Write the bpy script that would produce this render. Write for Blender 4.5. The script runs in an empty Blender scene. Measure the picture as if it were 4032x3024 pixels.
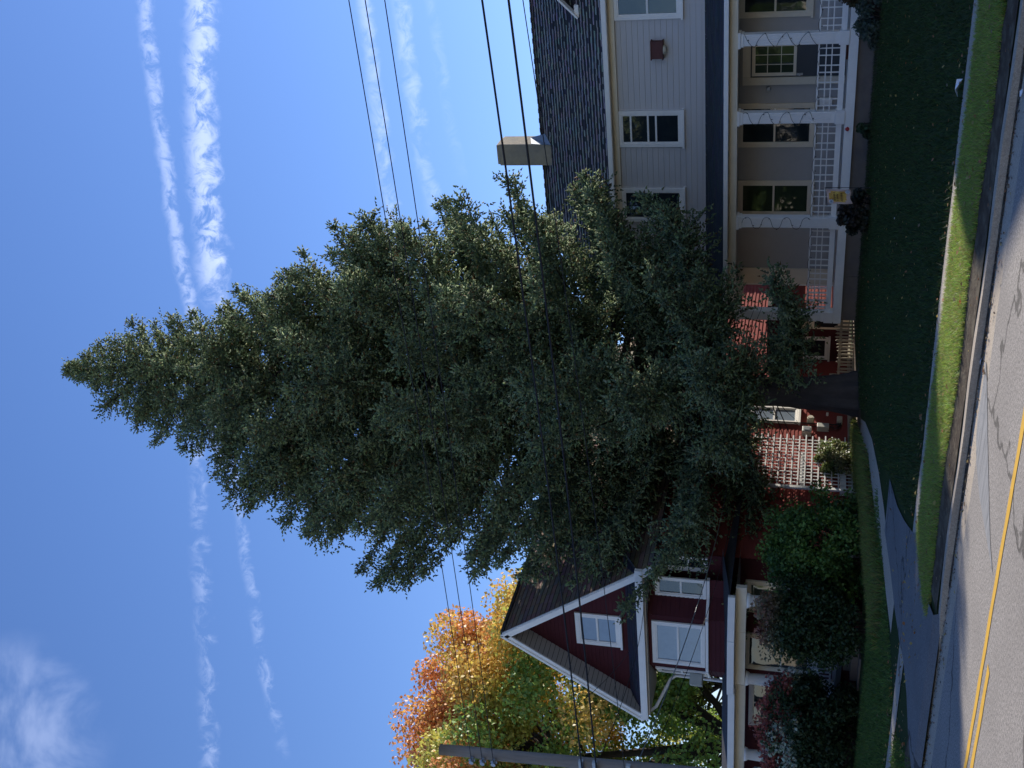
import bpy, math, random
import numpy as np
from mathutils import Vector, Matrix
random.seed(7); rng = np.random.default_rng(11)
D = bpy.data; COL = bpy.context.scene.collection; sc = bpy.context.scene
R = math.radians

# ------------------------------------------------------------------ camera (phone held sideways: image right = down)
yaw, pit, roll = R(32.0), R(14.75), R(2.8)
F = Vector((-math.sin(yaw)*math.cos(pit), math.cos(yaw)*math.cos(pit), math.sin(pit)))
Rt = Vector((math.cos(yaw), math.sin(yaw), 0)); U = Rt.cross(F)
Rr = math.cos(roll)*Rt + math.sin(roll)*U; Ur = -math.sin(roll)*Rt + math.cos(roll)*U
cam = D.cameras.new('camera'); co = D.objects.new('camera', cam); COL.objects.link(co)
cam.sensor_fit = 'HORIZONTAL'; cam.sensor_width = 36; cam.lens = 4400/4032*36; cam.clip_start = .1; cam.clip_end = 3000
Xc, Yc, Zc = -Ur, Rr, -F
co.matrix_world = Matrix(((Xc.x, Yc.x, Zc.x, 0), (Xc.y, Yc.y, Zc.y, 0), (Xc.z, Yc.z, Zc.z, 1.6), (0, 0, 0, 1)))
sc.camera = co

# ------------------------------------------------------------------ light
SUN = Vector((.50, 2.08, 1.0)).normalized()
EL = math.asin(SUN.z); AZ = math.atan2(SUN.x, SUN.y)
sl = D.lights.new('sun', 'SUN'); so = D.objects.new('sun', sl); COL.objects.link(so)
sl.energy = 3.7; sl.angle = R(.5); sl.color = (1, .93, .82)
so.rotation_euler = SUN.to_track_quat('Z', 'Y').to_euler(); so.location = (10, 40, 30)
sc.view_settings.view_transform = 'Standard'; sc.view_settings.look = 'None'
sc.view_settings.exposure = 1.15; sc.view_settings.gamma = 1
sc.cycles.max_bounces = 6; sc.cycles.transparent_max_bounces = 8

class NB:
    """small node helper"""
    def __init__(s, tree): s.t = tree; s.n = tree.nodes; s.l = tree.links
    def new(s, typ, **kw):
        n = s.n.new(typ)
        for k, v in kw.items(): setattr(n, k, v)
        return n
    def put(s, sock, v):
        if isinstance(v, bpy.types.NodeSocket): s.l.new(v, sock)
        elif v is not None: sock.default_value = v
    def m(s, op, a, b=None, c=None, clamp=False):
        n = s.new('ShaderNodeMath', operation=op, use_clamp=clamp)
        for i, v in enumerate((a, b, c)):
            if v is not None: s.put(n.inputs[i], v)
        return n.outputs[0]
    def dot(s, a, v):
        n = s.new('ShaderNodeVectorMath', operation='DOT_PRODUCT'); s.put(n.inputs[0], a); n.inputs[1].default_value = v
        return n.outputs['Value']
    def noise(s, vec, scale, detail=4, rough=.6, dist=0):
        n = s.new('ShaderNodeTexNoise'); s.put(n.inputs['Vector'], vec)
        n.inputs['Scale'].default_value = scale; n.inputs['Detail'].default_value = detail
        n.inputs['Roughness'].default_value = rough; n.inputs['Distortion'].default_value = dist
        return n.outputs['Fac']
    def ramp(s, fac, stops):
        n = s.new('ShaderNodeValToRGB'); s.put(n.inputs[0], fac); e = n.color_ramp.elements
        while len(e) < len(stops): e.new(.5)
        for el, (p, c) in zip(e, stops):
            el.position = p; el.color = c if len(c) == 4 else (*c, 1)
        return n.outputs[0]
    def rng(s, v, a, b, c=0., d=1.):
        n = s.new('ShaderNodeMapRange'); n.interpolation_type = 'SMOOTHSTEP'; s.put(n.inputs[0], v)
        for i, q in enumerate((a, b, c, d)): n.inputs[i+1].default_value = q
        return n.outputs[0]
    def mix(s, f, a, b, blend='MIX'):
        n = s.new('ShaderNodeMix', data_type='RGBA', blend_type=blend)
        s.put(n.inputs[0], f); s.put(n.inputs[6], a); s.put(n.inputs[7], b)
        return n.outputs[2]

W = D.worlds.new('World'); sc.world = W; W.use_nodes = True
b = NB(W.node_tree); bg = W.node_tree.nodes['Background']
sky = b.new('ShaderNodeTexSky', sky_type='NISHITA'); sky.sun_disc = False
sky.sun_elevation = EL; sky.sun_rotation = AZ; sky.air_density = 1.0; sky.dust_density = .05; sky.ozone_density = 3.0; sky.altitude = 100
bg.inputs['Strength'].default_value = .10
tc = b.new('ShaderNodeTexCoord'); d = tc.outputs['Generated']
def contrail(n, t, a0, a2, bend, w, amp, fade0, fade1, wig, nscale, lo, hi, seed):
    a = b.dot(d, t)
    off = b.m('MULTIPLY', b.m('MULTIPLY', b.m('SUBTRACT', a, a0), b.m('SUBTRACT', a2, a)), bend)
    vec = b.new('ShaderNodeVectorMath', operation='ADD'); b.put(vec.inputs[0], d); vec.inputs[1].default_value = (seed, seed*1.7, 0)
    big = b.noise(vec.outputs[0], nscale*.45, 3, .6)
    fine = b.noise(vec.outputs[0], nscale, 6, .66, .7)
    ww = b.m('ADD', b.m('SUBTRACT', b.dot(d, n), off), b.m('MULTIPLY', b.m('SUBTRACT', big, .5), wig))
    ww = b.m('ADD', ww, b.m('MULTIPLY', b.m('SUBTRACT', fine, .5), w*1.6))
    mask = b.rng(b.m('ABSOLUTE', ww), w*.1, w*1.1, 1, 0)
    brk = b.rng(fine, lo, hi)
    al = b.m('MULTIPLY', b.rng(a, fade0, fade0+.03), b.rng(a, fade1-.06, fade1, 1, 0))
    front = b.m('GREATER_THAN', b.dot(d, tuple(F)), 0)
    return b.m('MULTIPLY', b.m('MULTIPLY', b.m('MULTIPLY', mask, brk), b.m('MULTIPLY', al, front)), amp, clamp=True)
trails = [
 contrail((0.11049,-0.5191,0.84754),(-0.9542,-0.29395,-0.05564),-.1491,.1491,.1662,.0075,.42,-.4,.30,.010,75,.34,.60,1.0),
 contrail((0.19378,-0.47981,0.85571),(-0.75702,-0.62792,-0.18065),-.1516,.1516,-.0033,.0095,.26,-.25,.35,.012,60,.42,.70,3.0),
 contrail((0.18506,-0.46072,0.86804),(-0.9408,-0.33831,0.02102),-.1502,.1502,.3768,.0150,.66,-.4,.16,.014,62,.36,.60,5.0),
 contrail((0.08695,-0.5138,0.85349),(-0.78063,-0.5674,-0.26204),-.1162,.1162,.2413,.0065,.26,-.3,.16,.008,70,.40,.68,7.0),
 contrail((0.02459,-0.37584,0.92636),(-0.95712,-0.27641,-0.08674),-.1173,.1173,.174,.0095,.38,-.4,.15,.010,50,.32,.66,9.0),
 contrail((-0.02445,-0.35829,0.93329),(-0.95916,-0.25477,-0.12293),-.1071,.1071,.2362,.0095,.38,-.4,.12,.012,46,.34,.68,12.0),
 contrail((-0.03628,-0.3352,0.94145),(-0.96402,-0.2365,-0.12135),-.0851,.0851,.1493,.007,.15,-.4,.10,.012,42,.38,.72,15.0)]
tot = trails[0]
for x in trails[1:]: tot = b.m('ADD', tot, x, clamp=True)
cl = b.m('MULTIPLY', b.rng(b.dot(d, (-.6489, .4804, .5904)), 0.9965, .99995), b.rng(b.noise(d, 14, 5, .55, .5), .40, .66))
tot = b.m('ADD', tot, b.m('MULTIPLY', cl, .30), clamp=True)
hs = b.new('ShaderNodeHueSaturation'); hs.inputs['Saturation'].default_value = 1.10; hs.inputs['Value'].default_value = .82; b.put(hs.inputs['Color'], sky.outputs[0])
tint = b.mix(1, hs.outputs[0], (.86, .83, 1.0, 1), 'MULTIPLY')
white = b.mix(1, b.mix(.72, tint, (5.2, 5.8, 7.6, 1)), (1, 1, 1, 1), 'MULTIPLY')
b.l.new(b.mix(tot, tint, white), bg.inputs['Color'])

# ------------------------------------------------------------------ materials
MAT = {}
def mat(name, col, rough=.7, var=.12, scale=6., spec=.3, bump=0., bscale=40., col2=None, attr=False, metal=0., transl=0., rgh2=None, stretch=None):
    if name in MAT: return MAT[name]
    m = D.materials.new(name); m.use_nodes = True; q = NB(m.node_tree); p = m.node_tree.nodes['Principled BSDF']
    tc = q.new('ShaderNodeTexCoord'); v = tc.outputs['Object']
    if stretch:
        mp = q.new('ShaderNodeMapping'); q.put(mp.inputs[0], v); mp.inputs['Scale'].default_value = stretch; v = mp.outputs[0]
    n = q.noise(v, scale, 5, .62)
    if attr:
        a = q.new('ShaderNodeAttribute', attribute_name='tone'); base = a.outputs['Color']
    else:
        base = (*col, 1)
    if col2: base = q.mix(q.rng(n, .38, .66), base, (*col2, 1))
    lo, hi = 1-var, 1+var
    n2 = q.noise(v, scale*4.3, 4, .7)
    f = q.m('ADD', q.m('MULTIPLY', n, hi-lo), lo-.0)
    f = q.m('MULTIPLY', f, q.m('ADD', q.m('MULTIPLY', n2, var), 1-var/2))
    cc = q.new('ShaderNodeCombineColor')
    for i in range(3): q.put(cc.inputs[i], f)
    q.put(p.inputs['Base Color'], q.mix(1, base, cc.outputs[0], 'MULTIPLY'))
    p.inputs['Roughness'].default_value = rough; p.inputs['Specular IOR Level'].default_value = spec; p.inputs['Metallic'].default_value = metal
    if bump:
        bn = q.new('ShaderNodeBump'); bn.inputs['Strength'].default_value = bump; bn.inputs['Distance'].default_value = .02
        q.put(bn.inputs['Height'], q.noise(v, bscale, 4, .7)); q.put(p.inputs['Normal'], bn.outputs[0])
    if transl:
        tr = q.new('ShaderNodeBsdfTranslucent'); q.put(tr.inputs[0], q.mix(1, base, cc.outputs[0], 'MULTIPLY'))
        ms = q.new('ShaderNodeMixShader'); ms.inputs[0].default_value = transl
        q.l.new(p.outputs[0], ms.inputs[1]); q.l.new(tr.outputs[0], ms.inputs[2])
        q.l.new(ms.outputs[0], m.node_tree.nodes['Material Output'].inputs[0])
    MAT[name] = m; return m

def glass(name, col, wob=.25):
    m = mat(name, col, .03, .25, 2., .6, 0)
    q = NB(m.node_tree); p = m.node_tree.nodes['Principled BSDF']; p.inputs['Coat Weight'].default_value = .3; p.inputs['Coat Roughness'].default_value = .02
    bn = q.new('ShaderNodeBump'); bn.inputs['Strength'].default_value = wob; bn.inputs['Distance'].default_value = .02
    tc = q.new('ShaderNodeTexCoord'); q.put(bn.inputs['Height'], q.noise(tc.outputs['Object'], 1.6, 2, .5)); q.put(p.inputs['Normal'], bn.outputs[0]); q.put(p.inputs['Coat Normal'], bn.outputs[0])
    return m

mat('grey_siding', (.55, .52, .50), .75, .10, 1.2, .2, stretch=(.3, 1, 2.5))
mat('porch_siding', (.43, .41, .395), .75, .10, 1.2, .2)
mat('white_paint', (.84, .80, .74), .5, .10, 3, .35)
mat('cream_paint', (.76, .67, .53), .6, .12, 2, .25)
mat('post_paint', (.84, .80, .75), .55, .08, 5, .3)
mat('dark_shingle', (.060, .060, .066), .85, .35, 9, .2, .5, 60)
mat('old_shingle', (.055, .055, .062), .85, .30, 4, .25, attr=True)
mat('brown_shingle', (.28, .21, .16), .88, .22, 2.5, .2, .4, 50, attr=True)
mat('foundation_concrete', (.20, .165, .135), .9, .3, 1.3, .15, .4, 20, col2=(.14, .12, .11))
mat('chimney_stucco', (.40, .34, .26), .9, .35, 2.2, .15, .6, 14, col2=(.28, .25, .21))
mat('metal_grey', (.32, .34, .36), .4, .12, 4, .5, metal=.6)
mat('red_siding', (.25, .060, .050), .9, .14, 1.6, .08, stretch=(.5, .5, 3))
mat('shaded_red_siding', (.075, .020, .024), .8, .16, 1.6, .12)  # same red paint, darkened so the colour carries the shade of these walls
mat('soffit', (.50, .46, .42), .7, .10, 3, .2)
mat('lattice_white', (.74, .74, .72), .6, .12, 5, .3)
mat('weathered_wood', (.42, .37, .28), .85, .32, 4, .15, .4, 30, stretch=(1, 1, .25))
mat('utility_grey', (.42, .42, .37), .55, .12, 6, .4)
mat('beige_plastic', (.56, .50, .38), .55, .10, 6, .4)
mat('black_cable', (.012, .013, .016), .55, .1, 6, .4)
mat('pole_wood', (.24, .22, .20), .9, .35, 3, .15, .7, 25, stretch=(4, 4, .35))
mat('bark', (.085, .070, .062), .95, .4, 7, .1, 1.0, 14, stretch=(1, 1, .3))
mat('dark_bark', (.050, .040, .035), .95, .3, 3, .1, .6, 14)
mat('needles', (.05, .09, .05), .8, .18, 1.3, .12, attr=True, transl=.2)
mat('leaf', (.08, .12, .04), .5, .15, 1.5, .35, attr=True, transl=.30)
mat('grass_blade', (.10, .16, .045), .6, .25, 2, .2, attr=True, transl=.30)
mat('door_red', (.2, .02, .02), .6)
mat('curtain', (.50, .56, .64), .8, .10, 1.5, .2, stretch=(6, 6, .4))
mat('porch_door', (.060, .068, .078), .6, .1, 2, .3)
mat('interior_dark', (.02, .022, .026), .9, .1, 2, .1)
mat('paper', (.75, .77, .80), .7, .1, 5, .2)
mat('brick', (.13, .060, .055), .9, .3, 5, .15)
mat('red_plastic', (.45, .03, .03), .35, .1, 5, .5)
mat('stone', (.22, .18, .14), .92, .4, 3.5, .15, .8, 9, col2=(.12, .09, .075))
glass('window_glass', (.018, .026, .032)); glass('tree_reflection_glass', (.035, .05, .030)); glass('pale_glass', (.22, .27, .33), .05)  # green base colour stands in for trees mirrored in the panes

# ------------------------------------------------------------------ mesh helpers
class MB:
    def __init__(s): s.v = []; s.f = []; s.c = []
    def quad(s, *p):
        i = len(s.v); s.v += [tuple(q) for q in p]; s.f.append(tuple(range(i, i+len(p)))); return s
    def box(s, x0, x1, y0, y1, z0, z1):
        i = len(s.v)
        s.v += [(x0,y0,z0),(x1,y0,z0),(x1,y1,z0),(x0,y1,z0),(x0,y0,z1),(x1,y0,z1),(x1,y1,z1),(x0,y1,z1)]
        s.f += [(i,i+3,i+2,i+1),(i+4,i+5,i+6,i+7),(i,i+1,i+5,i+4),(i+1,i+2,i+6,i+5),(i+2,i+3,i+7,i+6),(i+3,i,i+4,i+7)]; return s
    def beam(s, a, b_, w, h, up=(0, 0, 1)):
        a, b_ = Vector(a), Vector(b_); dd = (b_-a).normalized(); sd = dd.cross(Vector(up))
        if sd.length < 1e-4: sd = Vector((1, 0, 0))
        sd.normalize(); u2 = sd.cross(dd); i = len(s.v)
        for p in (a, b_):
            for q in ((-1, -1), (1, -1), (1, 1), (-1, 1)): s.v.append(tuple(p + sd*q[0]*w/2 + u2*q[1]*h/2))
        s.f += [(i,i+1,i+2,i+3),(i+7,i+6,i+5,i+4)] + [(i+k, i+4+k, i+4+(k+1) % 4, i+(k+1) % 4) for k in range(4)]; return s
    def tube(s, pts, rad, n=8, cap=True):
        pts = [Vector(p) for p in pts]; rad = rad if hasattr(rad, '__len__') else [rad]*len(pts); i0 = len(s.v)
        prev = None
        for k, p in enumerate(pts):
            t = (pts[min(k+1, len(pts)-1)] - pts[max(k-1, 0)]).normalized()
            sd = t.cross(Vector((0, 0, 1)) if abs(t.z) < .9 else Vector((1, 0, 0))).normalized() if prev is None else (prev - t*prev.dot(t)).normalized()
            prev = sd; u2 = t.cross(sd)
            for j in range(n):
                a = 2*math.pi*j/n; s.v.append(tuple(p + (sd*math.cos(a) + u2*math.sin(a))*rad[k]))
        for k in range(len(pts)-1):
            for j in range(n):
                a = i0+k*n+j; c = i0+k*n+(j+1) % n; s.f.append((a, c, c+n, a+n))
        if cap: s.f.append(tuple(i0+j for j in range(n))); s.f.append(tuple(i0+(len(pts)-1)*n+j for j in reversed(range(n))))
        return s
    def lathe(s, c, prof, n=20):
        i0 = len(s.v)
        for r, z in prof:
            for j in range(n): a = 2*math.pi*j/n; s.v.append((c[0]+r*math.cos(a), c[1]+r*math.sin(a), c[2]+z))
        for k in range(len(prof)-1):
            for j in range(n): a = i0+k*n+j; e = i0+k*n+(j+1) % n; s.f.append((a, e, e+n, a+n))
        s.f.append(tuple(i0+j for j in range(n))); s.f.append(tuple(i0+(len(prof)-1)*n+j for j in range(n))); return s
    def build(s, name, material, parent=None, smooth=False, bevel=0.):
        me = D.meshes.new(name); me.from_pydata([tuple(v) for v in s.v], [], s.f); me.materials.append(MAT[material]); me.update()
        o = D.objects.new(name, me); COL.objects.link(o)
        if smooth: me.shade_smooth()
        if s.c:
            at = me.attributes.new('tone', 'FLOAT_COLOR', 'FACE'); at.data.foreach_set('color', np.array(s.c, 'f').ravel())
        if bevel:
            md = o.modifiers.new('bevel', 'BEVEL'); md.width = bevel; md.segments = 2; md.limit_method = 'ANGLE'
        adopt(o, parent); return o
def adopt(o, parent):
    if parent is not None:
        o.parent = parent
        if parent.type == 'EMPTY': o.matrix_parent_inverse = Matrix.Translation(-parent.location)
def tag(o, label=None, cat=None, group=None, kind=None):
    if label: o['label'] = label
    if cat: o['category'] = cat
    if group: o['group'] = group
    if kind: o['kind'] = kind
    return o
def empty(name, loc, label, cat, group=None):
    o = D.objects.new(name, None); COL.objects.link(o); o.location = loc; o.empty_display_size = .2
    return tag(o, label, cat, group)

def lap(mb, a, b_, z0, z1, out, exp=.16, lip=.014, top=None):
    """lap siding between a and b (xy) facing 'out'; top(s)-> clips for gables given as function z->(s0,s1)"""
    a, b_ = Vector((*a, 0)), Vector((*b_, 0)); o = Vector((*out, 0)); z = z0
    while z < z1-.005:
        zt = min(z+exp, z1)
        s0, s1 = (0, 1) if top is None else top(z); t0, t1 = (0, 1) if top is None else top(zt)
        if s1 > s0:
            p = lambda s_, zz, off: a.lerp(b_, s_) + o*off + Vector((0, 0, zz))
            mb.quad(p(s0, z, lip), p(s1, z, lip), p(t1, zt, .001), p(t0, zt, .001))
            mb.quad(p(s0, z, 0), p(s1, z, 0), p(s1, z, lip), p(s0, z, lip))
        z = zt
    return mb
def place(mb, org, ang):
    """rotate a mesh builder modelled facing -Y about z and move it"""
    c, s_ = math.cos(ang), math.sin(ang)
    mb.v = [(org[0]+x*c-y*s_, org[1]+x*s_+y*c, org[2]+z) for x, y, z in mb.v]; return mb
def window(parent, org, w, h, ang=0, trim=.11, mt='white_paint', mg='window_glass', rails=(.5,), muntin=None, sill=True, name='window', cols=0, curtain=False, depth=.05):
    """org = bottom centre of the outer trim on the wall plane, facing -Y before rotation"""
    t = trim; x = w/2
    f = MB().box(-x, -x+t, -depth, 0, 0, h).box(x-t, x, -depth, 0, 0, h).box(-x+t, x-t, -depth, 0, h-t, h).box(-x+t, x-t, -depth, 0, 0, t*.8)
    fo = place(f, org, ang).build('window_frame' if name == 'window' else name, mt, parent, bevel=.004)
    if name == 'window': fo.name = 'window'
    y1 = -depth*.7; g = MB()
    ix, iz0, iz1 = x-t, t*.8, h-t
    s = MB(); r_ = .035
    s.box(-ix, -ix+r_, y1, -.004, iz0, iz1).box(ix-r_, ix, y1, -.004, iz0, iz1).box(-ix+r_, ix-r_, y1, -.004, iz1-r_, iz1).box(-ix+r_, ix-r_, y1, -.004, iz0, iz0+r_)
    for q in rails: zc = iz0+(iz1-iz0)*q; s.box(-ix+r_, ix-r_, y1-.006, -.004, zc-.025, zc+.025)
    for q in range(cols): xc = -ix+2*ix*(q+1)/(cols+1); s.box(xc-.02, xc+.02, y1-.004, -.004, iz0+r_, iz1-r_)
    if muntin:
        for i in range(1, muntin[0]): xc = -ix+2*ix*i/muntin[0]; s.box(xc-.009, xc+.009, -.022, -.016, iz0+r_, iz1-r_)
        for i in range(1, muntin[1]): zc = iz0+(iz1-iz0)*i/muntin[1]; s.box(-ix+r_, ix-r_, -.024, -.015, zc-.009, zc+.009)
    place(s, org, ang).build('sash', mt, fo)
    place(g.box(-ix+r_*.5, ix-r_*.5, -.012, -.006, iz0+r_*.5, iz1-r_*.5), org, ang).build('pane', mg, fo)
    if sill: place(MB().box(-x-.03, x+.03, -depth-.05, .0, -.06, -.002), org, ang).build('sill', mt, fo)
    return fo

# ------------------------------------------------------------------ setting
def gz(x, y):
    if y < 10.06: return 0.
    if y < 10.6: return .07+.05*(y-10.06)/.54
    z = .12 + max(0, y-13.4)*.0185
    k = min(1, max(0, (-14.5-x)/3)); zr = .12 + max(0, y-20)*.012
    z = z*(1-k)+min(z, zr)*k
    return z if y < 45 else gz(x, 44.9)
def sheet(name, xs, ys, fz, material, keep=None, wob=0):
    vs = [(x, y, fz(x, y)) for y in ys for x in xs]; n = len(xs); fs = []
    for j in range(len(ys)-1):
        for i in range(n-1):
            if keep and not keep((xs[i]+xs[i+1])/2, (ys[j]+ys[j+1])/2): continue
            fs.append((j*n+i, j*n+i+1, (j+1)*n+i+1, (j+1)*n+i))
    m = MB(); m.v = vs; m.f = fs; o = m.build(name, material, smooth=False); tag(o, kind='structure'); return o
def poly(name, pts, fz, material, dz):
    """flat polygon strip sheet: pts = list of (left xy, right xy)"""
    m = MB()
    for (a, c), (a2, c2) in zip(pts[:-1], pts[1:]):
        K = 6
        for k in range(K):
            q = [(a[0]+(c[0]-a[0])*k/K, a[1]+(c[1]-a[1])*k/K), (a[0]+(c[0]-a[0])*(k+1)/K, a[1]+(c[1]-a[1])*(k+1)/K),
                 (a2[0]+(c2[0]-a2[0])*(k+1)/K, a2[1]+(c2[1]-a2[1])*(k+1)/K), (a2[0]+(c2[0]-a2[0])*k/K, a2[1]+(c2[1]-a2[1])*k/K)]
            m.quad(*[(x, y, fz(x, y)+dz) for x, y in q])
    return tag(m.build(name, material), kind='structure')

# asphalt with aggregate speckle, cracks and worn patches
def asphalt(name, base, speck, crack=True):
    m = D.materials.new(name); m.use_nodes = True; q = NB(m.node_tree); p = m.node_tree.nodes['Principled BSDF']; MAT[name] = m
    v = q.new('ShaderNodeTexCoord').outputs['Object']
    n1 = q.noise(v, 38, 4, .85); n2 = q.noise(v, 1.1, 4, .6); n3 = q.noise(v, 190, 2, .8)
    c = q.mix(q.rng(n1, .40, .62), (*[k*(1-speck) for k in base], 1), (*[k*(1+speck) for k in base], 1))
    c = q.mix(q.m('MULTIPLY', q.rng(n3, .54, .64), .75), c, (*[k*1.9 for k in base], 1))
    c = q.mix(q.m('MULTIPLY', q.rng(n2, .35, .7), .35), c, (*[k*.72 for k in base], 1))
    if crack:
        vo = q.new('ShaderNodeTexVoronoi', feature='DISTANCE_TO_EDGE'); vo.inputs['Scale'].default_value = .26
        vv = q.new('ShaderNodeVectorMath', operation='ADD'); q.put(vv.inputs[0], v)
        nn = q.new('ShaderNodeTexNoise'); q.put(nn.inputs['Vector'], v); nn.inputs['Scale'].default_value = 1.6; nn.inputs['Detail'].default_value = 6
        sc_ = q.new('ShaderNodeVectorMath', operation='SCALE'); q.put(sc_.inputs[0], nn.outputs['Color']); sc_.inputs['Scale'].default_value = 1.1
        q.put(vv.inputs[1], sc_.outputs[0]); q.put(vo.inputs['Vector'], vv.outputs[0])
        c = q.mix(q.m('MULTIPLY', q.rng(vo.outputs['Distance'], .003, .011, 1, 0), .75), c, (*[k*.22 for k in base], 1))
    q.put(p.inputs['Base Color'], c); p.inputs['Roughness'].default_value = .92; p.inputs['Specular IOR Level'].default_value = .15
    bn = q.new('ShaderNodeBump'); bn.inputs['Strength'].default_value = .35; bn.inputs['Distance'].default_value = .01; q.put(bn.inputs['Height'], n1); q.put(p.inputs['Normal'], bn.outputs[0])
asphalt('road_asphalt', (.27, .245, .22), .42); asphalt('drive_asphalt', (.17, .165, .16), .2); mat('patch_asphalt', (.33, .325, .32), .92, .3, 2.2, .15, .4, 60, col2=(.20, .20, .20), stretch=(.5, 5, 1))
asphalt('walk_concrete', (.38, .33, .27), .10, True); asphalt('gutter_concrete', (.40, .335, .26), .16, False); asphalt('tan_concrete', (.42, .35, .27), .12, False)
mat('soil', (.075, .055, .040), .95, .4, 6, .1, .8, 20, col2=(.12, .10, .07))
mat('yellow_line', (.62, .36, .05), .8, .22, 8, .2)
def lawnmat():
    m = D.materials.new('lawn'); m.use_nodes = True; q = NB(m.node_tree); p = m.node_tree.nodes['Principled BSDF']; MAT['lawn'] = m
    v = q.new('ShaderNodeTexCoord').outputs['Object']
    n = q.noise(v, .7, 5, .65); n2 = q.noise(v, 28, 5, .75)
    c = q.ramp(n, [(.30, (.030, .055, .016)), (.52, (.040, .068, .020)), (.72, (.065, .070, .032))])
    c = q.mix(q.rng(n2, .3, .75), q.mix(.5, c, (.02, .03, .01, 1)), c)
    q.put(p.inputs['Base Color'], c); p.inputs['Roughness'].default_value = .9; p.inputs['Specular IOR Level'].default_value = .1
    bn = q.new('ShaderNodeBump'); bn.inputs['Strength'].default_value = .9; bn.inputs['Distance'].default_value = .04; q.put(bn.inputs['Height'], n2); q.put(p.inputs['Normal'], bn.outputs[0])
lawnmat()
fr = [-500, -120, -60, -40]; xs = fr + [-30+i*.75 for i in range(60)] + [20, 40, 120, 500]
ys = [-500, -100, -20, 0, 5, 9.9, 10.055, 10.065, 10.3] + [10.6+i*.5 for i in range(9)] + [15+i*1.2 for i in range(26)] + [60, 120, 500, 900]
sheet('ground', xs, ys, lambda x, y: gz(x, y)-(.03 if y < 10.06 else 0), 'lawn')
wav = lambda x: .05*math.sin(x*2.3)+.03*math.sin(x*5.1+1)
xr = [-300, -60] + [-30+i*.5 for i in range(90)] + [60, 300]
m = MB()
for x0, x1 in zip(xr[:-1], xr[1:]): m.quad((x0, -1.5, 0), (x1, -1.5, 0), (x1, 9.47+wav(x1)*.3, 0), (x0, 9.47+wav(x0)*.3, 0))
tag(m.build('road', 'road_asphalt'), kind='structure')
m = MB()
for x0, x1 in zip(xr[:-1], xr[1:]): m.quad((x0, 9.3, -.006), (x1, 9.3, -.006), (x1, 9.93, .0), (x0, 9.93, .0))
m.quad
tag(m.build('gutter_strip', 'gutter_concrete'), kind='structure')
# kerb: dropped at the driveway mouth, slightly uneven, pieces
m = MB()
def kz(x): return .07*(1-max(0, min(1, (x+12.3)/.7))*max(0, min(1, (-8.9-x)/.7)))+.006*math.sin(x*3)
for x0, x1 in zip(xr[:-1], xr[1:]):
    a, c = kz(x0), kz(x1); y0, y1 = 9.93+wav(x0)*.25, 9.93+wav(x1)*.25
    m.quad((x0, y0, -.01), (x1, y1, -.01), (x1, y1+.015, c), (x0, y0+.015, a)); m.quad((x0, y0+.015, a), (x1, y1+.015, c), (x1, y1+.14, c+.004), (x0, y0+.14, a+.004))
tag(m.build('kerb', 'gutter_concrete'), kind='structure')
m = MB()
for x0, x1 in zip(xr[:-1], xr[1:]):
    if -11.9 < x0 < -9: continue
    g = lambda x: .44+.10*math.sin(x*3.1)+.07*math.sin(x*7.7)
    m.quad((x0, 10.062, .082), (x1, 10.062, .082), (x1, 10.065+g(x1), .09+g(x1)*.094), (x0, 10.065+g(x0), .09+g(x0)*.094))
tag(m.build('soil_edge', 'soil'), kind='structure')
m = MB()
for x0, x1 in zip(xr[:-1], xr[1:]):
    if -12.1 < x0 < -8.9: continue
    g = lambda x: .07+.035*math.sin(x*4.3)+.03*math.sin(x*9.7)
    m.quad((x0, 9.94-g(x0), .006), (x1, 9.94-g(x1), .006), (x1, 9.925, .012), (x0, 9.925, .012))
tag(m.build('kerb_shade_strip', 'soil'), kind='structure')  # dark strip laid in for the shadow at the foot of the kerb
m = MB()
for x0, x1 in zip(xr[:-1], xr[1:]):
    m.quad(*[(x, y, gz(x, y)+.012) for x, y in ((x0, 11.95+wav(x0)*.7), (x1, 11.95+wav(x1)*.7), (x1, 12.55+wav(x1+2)*.5), (x0, 12.55+wav(x0+2)*.5))])
tag(m.build('sidewalk', 'walk_concrete'), kind='structure')
# driveway: asphalt apron, then tan concrete up between the houses
apron = [((-12.0, 9.93), (-8.9, 9.93)), ((-11.8, 10.1), (-9.1, 10.1)), ((-11.6, 10.6), (-9.25, 10.6)), ((-11.5, 11.2), (-9.35, 11.2)), ((-11.6, 11.9), (-9.4, 11.9)), ((-11.9, 12.6), (-9.9, 12.6)),
         ((-12.2, 13.6), (-10.5, 13.6)), ((-12.3, 14.6), (-11.0, 14.6)), ((-12.6, 16), (-11.5, 16))]
def gda(x, y): return max(.012, gz(x, y)) if y > 10.1 else .012+.07*max(0, y-9.93)/.17
poly('driveway', apron, gda, 'drive_asphalt', .018)
up = [((-12.9, 13.8), (-12.25, 13.8)), ((-13.1, 15), (-12.35, 15)), ((-13.3, 16.5), (-12.5, 16.5)), ((-13.8, 18), (-12.8, 18)), ((-14.5, 20), (-13.4, 20)), ((-15.5, 22), (-14.3, 22)), ((-16.8, 24), (-15.5, 24)), ((-17.6, 26.3), (-16.5, 26.3)), ((-18.1, 29), (-16.6, 29)), ((-18.2, 32), (-16, 32))]
poly('driveway_path', up, gz, 'tan_concrete', .010)
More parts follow.
